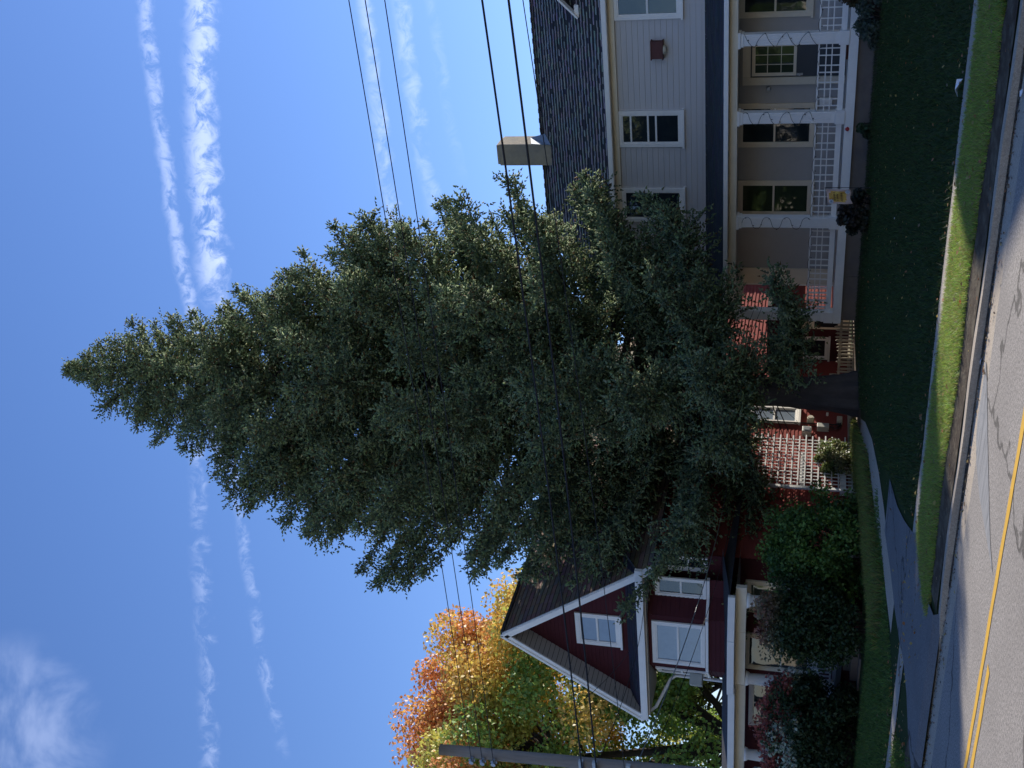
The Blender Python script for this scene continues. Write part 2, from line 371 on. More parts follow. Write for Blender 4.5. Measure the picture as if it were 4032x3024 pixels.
# light repair patch and painted lines
m = MB(); pp = [(-5.55, 9.62, 9.70), (-5.75, 9.3, 9.66), (-5.95, 9.05, 9.66), (-6.15, 8.75, 9.68), (-6.35, 8.45, 9.6), (-6.5, 8.2, 9.4), (-6.6, 7.9, 9.0), (-6.5, 7.85, 8.2)]
for a, c in zip(pp[:-2], pp[1:-1]): m.quad((a[0], a[1], .004), (a[0], a[2], .004), (c[0], c[2], .004), (c[0], c[1], .004))
tag(m.build('road_patch', 'patch_asphalt'), kind='structure')
m = MB()
xl = [-40+i*.25 for i in range(260)]
for x0, x1 in zip(xl[:-1], xl[1:]):
    j = lambda x: .008*math.sin(x*9)+.006*math.sin(x*23)
    m.quad((x0, 7.66+j(x0), .004), (x1, 7.66+j(x1), .004), (x1, 7.775+j(x1+3), .004), (x0, 7.775+j(x0+3), .004))
    if x1 < -7.2: m.quad((x0, 7.40+j(x0), .004), (x1, 7.40+j(x1), .004), (x1, 7.515+j(x1+3), .004), (x0, 7.515+j(x0+3), .004))
tag(m.build('road_markings', 'yellow_line'), kind='structure')

# ------------------------------------------------------------------ numpy meshes for foliage
def np_mesh(name, V, Fc, tone, material, parent=None):
    me = D.meshes.new(name); k = Fc.shape[1]; nf = len(Fc)
    me.vertices.add(len(V)); me.vertices.foreach_set('co', V.astype('f').ravel())
    me.loops.add(nf*k); me.loops.foreach_set('vertex_index', Fc.astype('i').ravel())
    me.polygons.add(nf); me.polygons.foreach_set('loop_start', np.arange(0, nf*k, k, dtype='i'))
    me.materials.append(MAT[material]); me.update(calc_edges=True)
    at = me.attributes.new('tone', 'FLOAT_COLOR', 'FACE'); t = np.ones((nf, 4), 'f'); t[:, :3] = tone; at.data.foreach_set('color', t.ravel())
    o = D.objects.new(name, me); COL.objects.link(o); adopt(o, parent); return o
def unit(a): return a/np.maximum(np.linalg.norm(a, axis=1, keepdims=True), 1e-9)
def leaves(name, P, size, tone, material='leaf', parent=None, up=.35, out=None):
    n = len(P); a = unit(rng.normal(size=(n, 3)))
    if out is not None: nrm = unit(rng.normal(size=(n, 3))*.75+out+np.array([0, 0, up]))
    else: nrm = unit(rng.normal(size=(n, 3))+np.array([0, 0, up]))
    s1 = unit(np.cross(nrm, a)); s2 = np.cross(nrm, s1)
    L = (size*rng.uniform(.7, 1.25, n))[:, None]; Wd = L*.36
    V = np.stack([P-s1*L*.5, P+s2*Wd-s1*L*.05+nrm*L*.06, P+s1*L*.5, P-s2*Wd-s1*L*.05+nrm*L*.06], 1).reshape(-1, 3)
    return np_mesh(name, V, np.arange(4*n).reshape(-1, 4), tone, material, parent)
def lump_points(c, rad, n, nl, seed, lr=(.25, .5), flat=.1):
    """points spread through overlapping leaf clumps on an uneven ellipsoid"""
    g = np.random.default_rng(seed); dirs = unit(g.normal(size=(nl, 3))); dirs[:, 2] = np.where(dirs[:, 2] < -.75, -dirs[:, 2], dirs[:, 2])
    rr = g.uniform(.55, .98, nl)[:, None]; cc = np.array(c)+dirs*rr*np.array(rad); lrr = g.uniform(*lr, nl)
    k = g.integers(0, nl, n); q = unit(g.normal(size=(n, 3)))*(g.uniform(0, 1, n)**.45)[:, None]*lrr[k][:, None]
    return cc[k]+q, k, unit(q)
def vary(base, n, s=.15, s2=.10):
    return np.array(base)[None]*(1+rng.normal(0, s, n))[:, None]*(1+rng.normal(0, s2, (n, 3)))

# ------------------------------------------------------------------ the big spruce
TB = Vector((-15.72, 25.5, .33)); TT = Vector((-16.2, 25.5, 24.15))
spruce = empty('spruce_tree', TB, 'towering dark green spruce on the lawn between the two houses', 'spruce tree')
zs = np.array([2.2, 3.4, 4.8, 7.8, 10.6, 12.7, 13.7, 14.9, 17.0, 19.0, 21.2, 22.7, 23.4, 24.0])
RL = np.array([5.2, 6.3, 6.6, 6.2, 6.0, 5.5, 5.2, 4.6, 3.5, 2.55, 1.75, .80, .42, .05])
RR = np.array([3.8, 5.0, 5.8, 5.9, 5.3, 4.8, 4.25, 3.65, 2.6, 1.85, 1.35, .85, .40, .05])
axis = lambda z: np.stack([TB.x+(TT.x-TB.x)*(z-TB.z)/(TT.z-TB.z), TB.y+0*z, z], -1)
BP, BD, BL = [], [], []     # branch base, azimuth dir, length
g = np.random.default_rng(5)
z = 2.7; cl_ = np.array([-Rt.x, -Rt.y])
branches = []
while z < 23.9:
    nb = 8 if z < 17 else (7 if z < 22 else 6)
    a0 = g.uniform(0, 6.28)
    for k in range(nb):
        az = a0+k*6.283/nb+g.normal(0, .22); dv = np.array([math.cos(az), math.sin(az)])
        wl = .5+.5*float(dv@cl_); h = (z-2)/22
        rise = (-.22+.66*h)+g.normal(0, .07)
        zt = z+rise*3.*(1-h)
        Rm = np.interp(zt+.2, zs, RL)*wl+np.interp(zt+.2, zs, RR)*(1-wl)
        L = Rm*g.choice([g.uniform(.88, 1.02), g.uniform(.74, .92), g.uniform(.55, .8)], p=[.45, .4, .15])/max(.8, math.cos(math.atan(rise)))
        if z > 22.5: L *= .9
        if z < 3.4 and wl > .36: continue
        if z < 5.4 and dv[1] > .25 and dv[0] > -.9: continue
        branches.append((z+g.normal(0, .08), dv, L, rise, .020+.05*(1-h)))
    z += .49*(1-.45*h)+.03
lat_o, lat_d, lat_l, lat_h = [], [], [], []
limb = MB()
for (z, dv, L, rise, cv) in branches:
    n = max(4, int(L/.15)); t = np.linspace(.16 if L > 2 else .05, 1, n)
    b0 = axis(np.array(z)); dh = np.array([dv[0], dv[1], 0]); sd = np.array([-dv[1], dv[0], 0]); droop = g.uniform(.16, .34)*(1-(z-3)/26)
    wob = g.normal(0, .10)
    pt = lambda tt: b0+dh*(L*tt)[:, None]+np.array([0, 0, 1])*(rise*L*tt+cv*(L*tt)**2*np.clip((z+2)/12, .4, 1)-droop*np.sin(tt*2.7)*L*.42)[:, None]+sd*(wob*L*tt*tt)[:, None]
    P = pt(t); up = np.array([0, 0, 1.])
    if L > .8: limb.tube([tuple(q) for q in pt(np.linspace(0, .93, 6))], [.012+.014*L, .010+.011*L, .010+.008*L, .010+.004*L, .012, .006], 5, False)
    tg = unit(np.gradient(P, axis=0)); full = min(.95, .17+.17*L)*g.uniform(.8, 1.15)
    lump = .66+.50*np.sin(t*L*g.uniform(1.6, 2.6)+g.uniform(0, 6))      # boughs swell and thin along their length
    for j in range(n):
        tt = t[j]; wd = full*min(1, (tt/.42)**1.2)*(1-.62*max(0, (tt-.72)/.28)**1.5)*lump[j]
        for s_ in (-1, 1, -1, 1, 0, 2):
            if g.uniform() < (.55 if tt < .30 else .03): continue
            if s_ == 0: dd = tg[j]*g.uniform(.4, 1.)+up*.8+sd*g.normal(0, .4); k_ = .42
            elif s_ == 2: dd = tg[j]*g.uniform(.3, .9)-up*1.0+sd*g.normal(0, .5); k_ = .62
            else: ang = R(g.uniform(35, 78)); dd = tg[j]*math.cos(ang)+sd*s_*math.sin(ang)+up*g.normal(-.10, .30); k_ = 1.
            lat_o.append(P[j]); lat_d.append(dd); lat_l.append(wd*k_*g.uniform(.55, 1.15)+.10); lat_h.append(z)
    for q in range(5):
        lat_o.append(P[-1]-tg[-1]*.1); lat_d.append(tg[-1]+g.normal(0, .45, 3)); lat_l.append(g.uniform(.14, .28)*min(1, .5+L/3)); lat_h.append(z)
lo, ld, ll, lh = np.array(lat_o), unit(np.array(lat_d)), np.array(lat_l), np.array(lat_h)
# short side twigs give each spray its bushy depth
tc_ = np.maximum(1, (ll/.17).astype(int)); ti = np.repeat(np.arange(len(lo)), tc_)
tp = np.concatenate([np.linspace(.25, 1, c) for c in tc_]); M = len(ti)
to_ = lo[ti]+ld[ti]*(ll[ti]*tp)[:, None]; to_[:, 2] -= .10*(ll[ti]*tp)**2
rv = unit(np.cross(ld[ti], rng.normal(size=(M, 3)))); rv[:, 2] += .10
td = unit(ld[ti]*rng.uniform(.25, .95, M)[:, None]+rv); tl = rng.uniform(.12, .30, M)*np.clip(.45+ll[ti], .4, 1.1)
bl0 = rng.normal(0, .15, len(lo))
lo, ld, ll, lh, bl0 = np.concatenate([lo, to_]), np.concatenate([ld, td]), np.concatenate([ll, tl]), np.concatenate([lh, lh[ti]]), np.concatenate([bl0, bl0[ti]+rng.normal(0, .08, M)])
cnt = np.maximum(2, (ll/.060).astype(int)); idx = np.repeat(np.arange(len(lo)), cnt)
pos = np.concatenate([np.linspace(.12, 1, c) for c in cnt]); N = len(idx)
base = lo[idx]+ld[idx]*(ll[idx]*pos)[:, None]; base[:, 2] -= .10*(ll[idx]*pos)**2
rv = unit(np.cross(ld[idx], rng.normal(size=(N, 3)))); rv[:, 2] = rv[:, 2]*.8+.10
sa = rng.uniform(.35, 1.0, N)[:, None]; sa[pos > .97] *= .3; sd_ = unit(ld[idx]*np.cos(sa)+rv*np.sin(sa))
sl_ = rng.uniform(.08, .145, N)*(.75+.25*np.clip((24-lh[idx])/14, 0, 1)); sr = sl_*.17+.012
e1 = unit(np.cross(sd_, rng.normal(size=(N, 3)))); e2 = np.cross(sd_, e1)
V = np.empty((N, 4, 3))
for k in range(3):
    a = k*2.0944; V[:, k] = base+sd_*(sl_*.18)[:, None]+(e1*math.cos(a)+e2*math.sin(a))*sr[:, None]
V[:, 3] = base+sd_*sl_[:, None]
fpat = np.array([[3, 0, 1], [3, 1, 2], [3, 2, 0]])
Fc = (np.arange(N)[:, None, None]*4+fpat[None]).reshape(-1, 3)
tone_b = vary((.050, .082, .040), len(branches), .16, .08)
bl = bl0[idx]
tn = np.array([.142, .190, .110])[None]*(1+bl+rng.normal(0, .12, N))[:, None]*(1+rng.normal(0, .05, (N, 3)))
old = rng.uniform(size=N) < .05; tn[old] = np.array([.10, .065, .035])
tip = pos > .8; tn[tip] *= np.array([1.45, 1.38, 1.10])
np_mesh('crown', V.reshape(-1, 3), Fc, np.repeat(np.clip(tn, .01, .3), 3, 0), 'needles', spruce)
print('spruce shoots', N, 'branches', len(branches))
tk = MB(); pts = []; rr = []
for k in range(90):
    zz = -.25+k*.12 if k < 50 else 5.75+(k-50)*.46; q = axis(np.array(max(zz, .0))); pts.append((q[0], q[1], zz+.1)); rr.append(.60*math.exp(-max(0, zz-.3)*1.5)*.22+.40*(1-zz/24.6)+.012)
tk.tube(pts, rr, 40)
for k in range(len(tk.v)):
    x, y, zz = tk.v[k]; th_ = math.atan2(y-25.5, x+15.8); j = 1+.05*math.sin(7*th_+zz*.6)*(1+2*math.exp(-max(0, zz-.3)*2))+.030*math.sin(19*th_+zz*1.3+1.2*math.sin(zz*3))+rng.normal(0, .014); c = axis(np.array(zz)); tk.v[k] = (c[0]+(x-c[0])*j, c[1]+(y-c[1])*j, zz)
tk.build('trunk', 'bark', spruce, True)
# dead twigs low on the trunk
for k in range(260):
    zz = g.uniform(2.2, 12); az = g.uniform(0, 6.28); c = axis(np.array(zz)); L = g.uniform(.8, 2.6)
    p0 = c+np.array([math.cos(az), math.sin(az), 0])*.3; p1 = c+np.array([math.cos(az), math.sin(az), g.uniform(-.5, -.05)])*L; limb.tube([tuple(p0), tuple((p0+p1)/2+np.array([0, 0, .05])), tuple(p1)], [.016, .010, .004], 4, False)
limb.build('limbs', 'dark_bark', spruce)

# ------------------------------------------------------------------ shrubs, maple, other planting
def shrub(name, c, rad, n, nl, tones, label, cat, size=.09, seed=1, base=None, lr=(.22, .45), stems=9, tf=None):
    P, k, q = lump_points(c, rad, n, nl, seed, lr)
    ok = P[:, 2] > gz(c[0], c[1])+.03; P, k, q = P[ok], k[ok], q[ok]
    t = tf(P, k) if tf else np.array(tones)[np.random.default_rng(seed).integers(0, len(tones), nl)][k]
    t = t*(1+rng.normal(0, .16, len(P)))[:, None]*(1+rng.normal(0, .06, (len(P), 3)))
    gb = gz(c[0], c[1]); e = empty(name, (c[0], c[1], gb), label, cat)
    leaves('foliage', P, size, np.clip(t, .004, .8), 'leaf', e, out=q*.5)
    m = MB(); gg = random.Random(seed)
    for i in range(stems):
        a = i*6.28/stems; x1, y1 = c[0]+rad[0]*.7*math.cos(a), c[1]+rad[1]*.7*math.sin(a); z1 = c[2]+rad[2]*gg.uniform(.1, .7)
        m.tube([(c[0]+.1*math.cos(a), c[1]+.1*math.sin(a), gb-.05), ((c[0]+x1)/2+.05, (c[1]+y1)/2, (gb+z1)/2+.1), (x1, y1, z1)], [.03, .022, .008], 5)
    m.build('stems', 'dark_bark', e); return e
G1 = [(.10, .18, .04), (.13, .22, .045), (.06, .12, .03)]
shrub('round_shrub', (-16.9, 20.5, 1.12), (1.45, 1.3, 1.30), 26000, 120, G1, 'rounded bright green shrub between the white lattice and the red house porch', 'shrub', .085, 21)
def tf1(P, k):
    h = np.clip((P[:, 2]-1.85)/.6, 0, 1)[:, None]; r2 = np.random.default_rng(3).uniform(size=200)[k][:, None]
    return np.where(r2 < .6, np.array([.30, .23, .13])*h+np.array([.04, .07, .025])*(1-h), np.array([.34, .15, .10])*h+np.array([.045, .075, .025])*(1-h))
shrub('hydrangea_shrub', (-17.55, 18.9, 1.20), (.95, .9, 1.25), 20000, 90, G1, 'dark shrub with pinkish fading flower heads in front of the red house porch steps', 'shrub', .08, 33, tf=tf1)
def tf2(P, k):
    r2 = np.random.default_rng(8).uniform(size=200)[k][:, None]; h = np.clip((P[:, 2]-1.3)/.8, 0, 1)[:, None]; lft = np.clip((-20.6-P[:, 0])/1.5, -.3, 1)[:, None]
    red = np.array([.36, .10, .075]); gre = np.array([.045, .075, .03]); wht = np.where(h > .15, np.array([.48, .52, .38]), np.array([.05, .08, .035]))
    return np.where(r2 < .02+.62*h+.25*lft*h, red, np.where(r2 > .80, wht, gre))
shrub('burning_shrub', (-21.1, 18.8, 1.10), (1.85, 1.1, 1.22), 36000, 130, G1, 'wide dark shrub turning crimson on top beneath the porch gutter of the red house', 'shrub', .085, 44, tf=tf2)
shrub('evergreen_shrub', (-23.8, 18.6, .8), (1.5, 1.1, .95), 14000, 60, [(.03, .05, .022)], 'low near-black shrub at the far left corner below the porch column', 'shrub', .08, 51)
# vine on the lattice + weeds
shrub('climbing_vine', (-18.12, 26.0, .72), (.30, .75, .50), 6000, 34, [(.17, .21, .07), (.13, .17, .06), (.22, .22, .11)], 'pale leafy vine climbing the lower part of the white lattice screen', 'vine', .075, 61, lr=(.12, .26), stems=5)
n = 26000; t = rng.uniform(0, 1, n); xx = np.interp(t, [0, .5, 1], [-13.3, -14.2, -17.9])-rng.uniform(.0, 1.4, n)**1.0; yy = np.interp(t, [0, .5, 1], [15.5, 20.5, 27.5])+rng.normal(0, .2, n)
def blades(name, X, Y, hgt, tone, wd=.008, lean=.5):
    n = len(X); Z = np.array([gz(x, y) for x, y in zip(X, Y)]); a = rng.uniform(0, 6.283, n); h = hgt*rng.uniform(.5, 1.3, n)
    w = np.stack([np.cos(a), np.sin(a), 0*a], 1)*wd; P = np.stack([X, Y, Z], 1); ln = np.stack([rng.normal(0, lean, n)*h, rng.normal(0, lean, n)*h, h], 1)
    V = np.stack([P-w, P+w, P+ln], 1).reshape(-1, 3)
    o = np_mesh(name, V, np.arange(3*n).reshape(-1, 3), tone, 'grass_blade'); tag(o, kind='stuff'); return o
blades('weeds', xx, yy, .17, np.clip(vary((.16, .19, .05), n, .3, .2), .01, .6), .014)['label'] = 'yellow-green weeds and fallen leaves along the bank beside the driveway'
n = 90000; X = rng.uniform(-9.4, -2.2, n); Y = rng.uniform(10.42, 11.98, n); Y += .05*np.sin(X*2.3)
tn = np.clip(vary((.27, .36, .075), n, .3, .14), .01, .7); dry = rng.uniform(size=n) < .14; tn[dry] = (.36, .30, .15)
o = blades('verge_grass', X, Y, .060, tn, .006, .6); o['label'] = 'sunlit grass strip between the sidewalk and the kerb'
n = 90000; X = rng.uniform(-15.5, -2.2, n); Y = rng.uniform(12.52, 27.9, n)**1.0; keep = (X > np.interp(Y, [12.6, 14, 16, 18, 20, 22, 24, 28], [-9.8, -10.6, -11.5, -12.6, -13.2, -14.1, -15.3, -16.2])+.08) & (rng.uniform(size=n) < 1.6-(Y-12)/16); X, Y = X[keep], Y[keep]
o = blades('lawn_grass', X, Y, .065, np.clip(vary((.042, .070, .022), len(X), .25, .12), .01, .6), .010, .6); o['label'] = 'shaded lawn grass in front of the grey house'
n = 40000; X = rng.uniform(-22, -11.6, n); Y = rng.uniform(10.2, 18, n); keep = ((Y < 11.95) | (Y > 12.6)) & (X < -13.1+np.clip(12-Y, 0, 2)*.8); X, Y = X[keep], Y[keep]
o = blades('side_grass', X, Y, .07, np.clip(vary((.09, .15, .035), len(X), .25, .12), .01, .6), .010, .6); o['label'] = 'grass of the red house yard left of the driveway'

def tree(name, base, height, crown_c, crown_r, n, nl, tones, label, size, seed, tr=.45, lr=(1.0, 2.0), tf=None, gap=1.):
    gg = np.random.default_rng(seed); e = empty(name, base, label, 'tree', 'trees behind the houses')
    m = MB(); b0 = np.array(base); top = np.array(crown_c); fork = b0+(top-b0)*.30+np.array([0, 0, .3])
    m.tube([tuple(b0-np.array([0, 0, .4])), tuple((b0+fork)/2), tuple(fork)], [tr*1.25, tr, tr*.85], 10)
    P, k, q = lump_points(crown_c, crown_r, n, nl, seed, lr)
    cent = np.array([P[k == i].mean(0) if (k == i).any() else top for i in range(nl)])
    hubs = [fork+(np.array([math.cos(a), math.sin(a), 0])*crown_r[0]*.42+np.array([0, 0, crown_r[2]*.5*h]))*1. for a, h in zip(np.linspace(0, 5.6, 7)+gg.uniform(0, .5), (.6, 1.2, .4, 1.5, .8, 1.7, 1.0))]
    for hb in hubs: m.tube([tuple(fork), tuple((fork+hb)/2+np.array([0, 0, -.25])), tuple(hb)], [tr*.6, tr*.42, tr*.30], 8)
    for c in cent[:90]:
        hb = min(hubs, key=lambda h_: np.linalg.norm(h_-c)); md = (hb+c)/2+gg.normal(0, .3, 3); m.tube([tuple(hb), tuple(md), tuple(c)], [tr*.24, tr*.13, .02], 5)
    m.build('trunk', 'dark_bark', e, True)
    t = tf(P, k, cent) if tf else np.array(tones)[gg.integers(0, len(tones), nl)][k]
    t = t*(1+rng.normal(0, .16, n))[:, None]*(1+rng.normal(0, .06, (n, 3)))
    leaves('crown', P, size, np.clip(t, .004, .8), 'leaf', e, out=q*.5); return e
def maple_tone(P, k, cent):
    r = np.random.default_rng(2).normal(0, 1, len(cent))
    s = (cent[:, 2]-13.0)/5.2+(-cent[:, 0]-40)/14+r*.42
    c = np.zeros((len(cent), 3))
    for i, v in enumerate(s):
        c[i] = (.74, .33, .12) if v > .72 else ((.72, .46, .11) if v > .30 else ((.52, .50, .12) if v > -.30 else (.22, .33, .07)))
    t = c[k]; f = np.random.default_rng(4).uniform(size=len(P)) < .2; t[f] = t[f]*.6+np.array([.24, .20, .04]); return t
tree('maple_tree', (-41.5, 36.5, .4), 20, (-42.0, 36, 10.6), (8.2, 7.5, 9.3), 165000, 260, None, 'large maple in orange, yellow and green behind the gabled red house', .21, 77, .42, (.9, 1.6), maple_tone)
for i, (x, y, h, r_, tn_) in enumerate([(-30, 52, 7.5, 5, [(.05, .085, .03), (.07, .10, .03)]), (-50, 50, 9, 6, [(.09, .12, .03), (.16, .15, .04)]), (-21, 56, 6, 5, [(.05, .08, .03)])]):
    tree('background_tree', (x, y, .5), h, (x, y, h*.62), (r_, r_, h*.42), 12000, 60, tn_, ['leafy green tree low behind the red house roof', 'yellow-green tree behind the maple at the far left', 'green tree in the gap behind the spruce'][i], .34, 90+i, .3, (.9, 1.6))

# ------------------------------------------------------------------ grey clapboard house
PZ = 1.0
gh = empty('clapboard_house', (-9, 28, .35), 'grey clapboard house with a long front porch and stubby chimney, right of the spruce', 'house')
XL, XR = -14.95, 5.0
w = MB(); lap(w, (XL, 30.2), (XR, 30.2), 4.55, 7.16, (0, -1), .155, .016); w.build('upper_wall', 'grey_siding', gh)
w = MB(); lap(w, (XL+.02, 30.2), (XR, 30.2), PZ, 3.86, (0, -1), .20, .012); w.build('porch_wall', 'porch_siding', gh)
MB().box(XL+.03, XR, 30.22, 36.8, .2, 7.25).build('house_body', 'grey_siding', gh)
m = MB(); lap(m, (XL, 37), (XL, 30.2), .5, 7.2, (-1, 0), .155, .016)
m.quad((XL, 30.2, 7.2), (XL, 36.8, 7.2), (XL, 33.5, 9.95)); m.build('side_wall', 'grey_siding', gh)
MB().box(XL-.03, XL+.09, 30.13, 30.19, PZ, 7.1).build('corner_board', 'white_paint', gh)
MB().box(XL-.2, XR, 30.10, 30.19, 7.02, 7.18).build('frieze_board', 'cream_paint', gh)
MB().box(XL-.3, XR, 29.86, 30.19, 7.18, 7.22).build('soffit', 'cream_paint', gh)
m = MB().box(XL-.3, XR, 29.76, 29.80, 7.17, 7.30).box(XL-.3, XR, 29.80, 29.86, 7.16, 7.20); m.build('gutter', 'white_paint', gh)
# shingle courses: wavy, chipped butts
def shingles(x0, x1, p0, p1, ncourse, seg, th, tones, jit, skip=0.):
    """p0 eave (y,z) p1 ridge (y,z)"""
    m = MB(); gg = random.Random(4); nx = int((x1-x0)/seg)
    dy, dz = p1[0]-p0[0], p1[1]-p0[1]; L = math.hypot(dy, dz); ny, nz = -dz/L, dy/L
    for c in range(ncourse):
        s0, s1 = c/ncourse, (c+1)/ncourse; off = gg.uniform(0, seg)
        jl = [gg.uniform(-jit, jit) for _ in range(nx+2)]; w1 = gg.uniform(0, 6)
        for i in range(nx+1):
            xa, xb = max(x0, x0+i*seg-off), min(x1, x0+(i+1)*seg-off)
            if xb <= xa: continue
            ja = jl[i]+.10/ncourse*math.sin(xa*.9+w1); tt = th*gg.uniform(.6, 1.25)
            pa = s0+ja/ncourse
            P = lambda s_, up, x: (x, p0[0]+dy*s_+ny*up, p0[1]+dz*s_+nz*up)
            m.quad(P(pa, tt, xa), P(pa, tt, xb-.004), P(s1+.12/ncourse, .002, xb-.004), P(s1+.12/ncourse, .002, xa)); m.c.append((*[k*gg.uniform(.85, 1.15) for k in tones[0]], 1))
            m.quad(P(pa, 0, xa), P(pa, 0, xb-.004), P(pa, tt, xb-.004), P(pa, tt, xa)); m.c.append((*tones[1], 1))
            if skip and gg.uniform(0, 1) < skip:   # pale streak painting in grazing sun along the course
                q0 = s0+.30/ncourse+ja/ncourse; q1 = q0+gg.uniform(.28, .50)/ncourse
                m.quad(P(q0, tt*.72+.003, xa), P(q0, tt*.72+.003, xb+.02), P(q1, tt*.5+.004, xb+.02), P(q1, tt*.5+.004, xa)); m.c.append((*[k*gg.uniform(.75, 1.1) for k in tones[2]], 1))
    return m
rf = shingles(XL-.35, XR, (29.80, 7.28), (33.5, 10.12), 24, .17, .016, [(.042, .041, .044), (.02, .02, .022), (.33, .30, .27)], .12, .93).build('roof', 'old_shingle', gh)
m = MB().quad((XL-.3, 29.82, 7.24), (XR, 29.82, 7.24), (XR, 33.5, 10.07), (XL-.3, 33.5, 10.07)).quad((XL-.3, 33.5, 10.08), (XR, 33.5, 10.08), (XR, 37.2, 7.24), (XL-.3, 37.2, 7.24)); m.build('roof_deck', 'dark_shingle', gh)
m = MB()
for i in range(130):
    x = XL-.35+i*.155
    if x < XR: m.box(x, x+.15, 33.38, 33.62, 10.085+.012*(i % 2), 10.125+.012*(i % 2)+random.uniform(0, .008))
m.build('ridge_cap', 'dark_shingle', gh)
MB().beam((XL-.33, 29.78, 7.2), (XL-.33, 33.5, 10.04), .04, .2).build('rake_board', 'white_paint', gh)
ch = MB().box(-12.36, -11.66, 32.95, 33.75, 9.3, 11.42); ch.box(-12.33, -11.69, 32.98, 33.72, 11.42, 11.50); ch = ch.build('chimney', 'chimney_stucco', gh, bevel=.02)
MB().quad((-11.655, 32.85, 9.68), (-11.40, 33.2, 9.93), (-11.645, 33.55, 10.5), (-11.655, 33.0, 10.35)).build('flashing', 'metal_grey', ch)
# cross gable at the right edge of the view and an unseen block added to shadow the road
xa = -5.75
m = MB().quad((-7.0, 31.25, 8.3), (xa, 31.25, 9.62), (-4.5, 31.25, 8.3)).box(-6.95, -4.55, 31.26, 33, 7.5, 8.3); m.build('dormer_wall', 'grey_siding', gh)
m = MB()
for s_ in (-1, 1): m.quad((xa+s_*1.5, 30.9, 8.30), (xa, 30.9, 9.78), (xa, 33.6, 9.78), (xa+s_*1.5, 33.6, 8.30)); m.quad((xa+s_*1.5, 30.9, 8.24), (xa, 30.9, 9.70), (xa, 33.6, 9.70), (xa+s_*1.5, 33.6, 8.24))
m.build('dormer_roof', 'dark_shingle', gh)
m = MB(); m.beam((-7.32, 30.88, 8.14), (xa, 30.88, 9.69), .05, .24, (0, 1, 0)); m.beam((-4.2, 30.88, 8.14), (xa, 30.88, 9.69), .05, .24, (0, 1, 0)); m.build('dormer_rake', 'white_paint', gh)
MB().box(-7.32, -6.98, 30.86, 31.3, 8.12, 8.24).build('dormer_cornice', 'white_paint', gh)
m = MB().box(.35, 12, 31.7, 44, .3, 10.5)
for y in (31.7, 44): m.quad((.35, y, 10.5), (12, y, 10.5), (6.2, y, 12.4))
m.quad((.35, 31.7, 10.5), (6.2, 31.7, 12.4), (6.2, 44, 12.4), (.35, 44, 10.5)).quad((12, 31.7, 10.5), (6.2, 31.7, 12.4), (6.2, 44, 12.4), (12, 44, 10.5)); m.build('shadow_block', 'grey_siding', gh)
# porch roof
pr = shingles(XL-.15, XR, (27.72, 3.90), (30.185, 4.62), 17, .30, .010, [(.062, .068, .076), (.02, .025, .03), (.05, .06, .08)], .02).build('porch_roof', 'old_shingle', gh)
MB().quad((XL-.15, 27.75, 3.86), (XR, 27.75, 3.86), (XR, 30.18, 4.58), (XL-.15, 30.18, 4.58)).build('porch_roof_deck', 'dark_shingle', gh)
MB().box(XL-.15, XR, 27.60, 27.715, 3.80, 3.915).box(XL-.15, XR, 27.72, 27.76, 3.80, 3.86).build('porch_gutter', 'white_paint', gh, bevel=.01)
MB().box(XL, XR, 27.88, 28.10, 3.60, 3.80).build('porch_beam', 'cream_paint', gh)
MB().box(XL, XR, 28.11, 30.18, 3.74, 3.78).build('porch_ceiling', 'cream_paint', gh)
MB().box(XL, XL+.2, 28.1, 30.15, 3.5, 3.735).build('porch_end_beam', 'cream_paint', gh)
MB().box(XL, XR, 27.92, 30.15, PZ-.10, PZ).build('porch_floor', 'white_paint', gh)
MB().box(XL-.02, XR, 27.86, 27.91, PZ-.21, PZ-.015).build('deck_trim', 'white_paint', gh)
m = MB().box(XL+.03, -13.6, 27.97, 30.1, .05, PZ-.215).box(-13.59, XR, 27.97, 30.1, .05, PZ-.215); m.build('foundation', 'foundation_concrete', gh)
posts = [-14.8, -12.05, -9.24, -7.30, -4.5, -1.7]
for x in posts:
    h0, h1 = PZ, 3.60
    p = MB().box(x-.14, x+.14, 27.88, 28.12, h0+.24, h1-.14)
    for q in range(6): p.box(x-.125+q*.045, x-.105+q*.045, 27.868, 27.879, h0+.34, h1-.22)
    p = p.build('porch_post', 'post_paint', gh, bevel=.006)
    MB().box(x-.165, x+.165, 27.855, 28.145, h0, h0+.238).build('post_base', 'post_paint', p, bevel=.006)
    MB().box(x-.16, x+.16, 27.86, 28.14, h1-.138, h1-.07).box(x-.19, x+.19, 27.83, 28.17, h1-.068, h1-.002).build('capital', 'post_paint', p, bevel=.006)
for a, c in zip(posts[:-1], posts[1:]):
    a, c = a+.145, c-.145
    m = MB().box(a, c, 27.97, 28.03, 1.67, 1.71).box(a, c, 27.975, 28.025, 1.505, 1.53).box(a, c, 27.975, 28.025, 1.37, 1.395).box(a, c, 27.96, 28.04, 1.07, 1.20)
    n = max(2, round((c-a)/.44)); 
    for i in range(n):
        x = a+(c-a)*(i+.5)/n
        for q in (-.085, .085): m.box(x+q-.012, x+q+.012, 27.985, 28.015, 1.20, 1.67)
    m.build('railing', 'post_paint', gh)
    
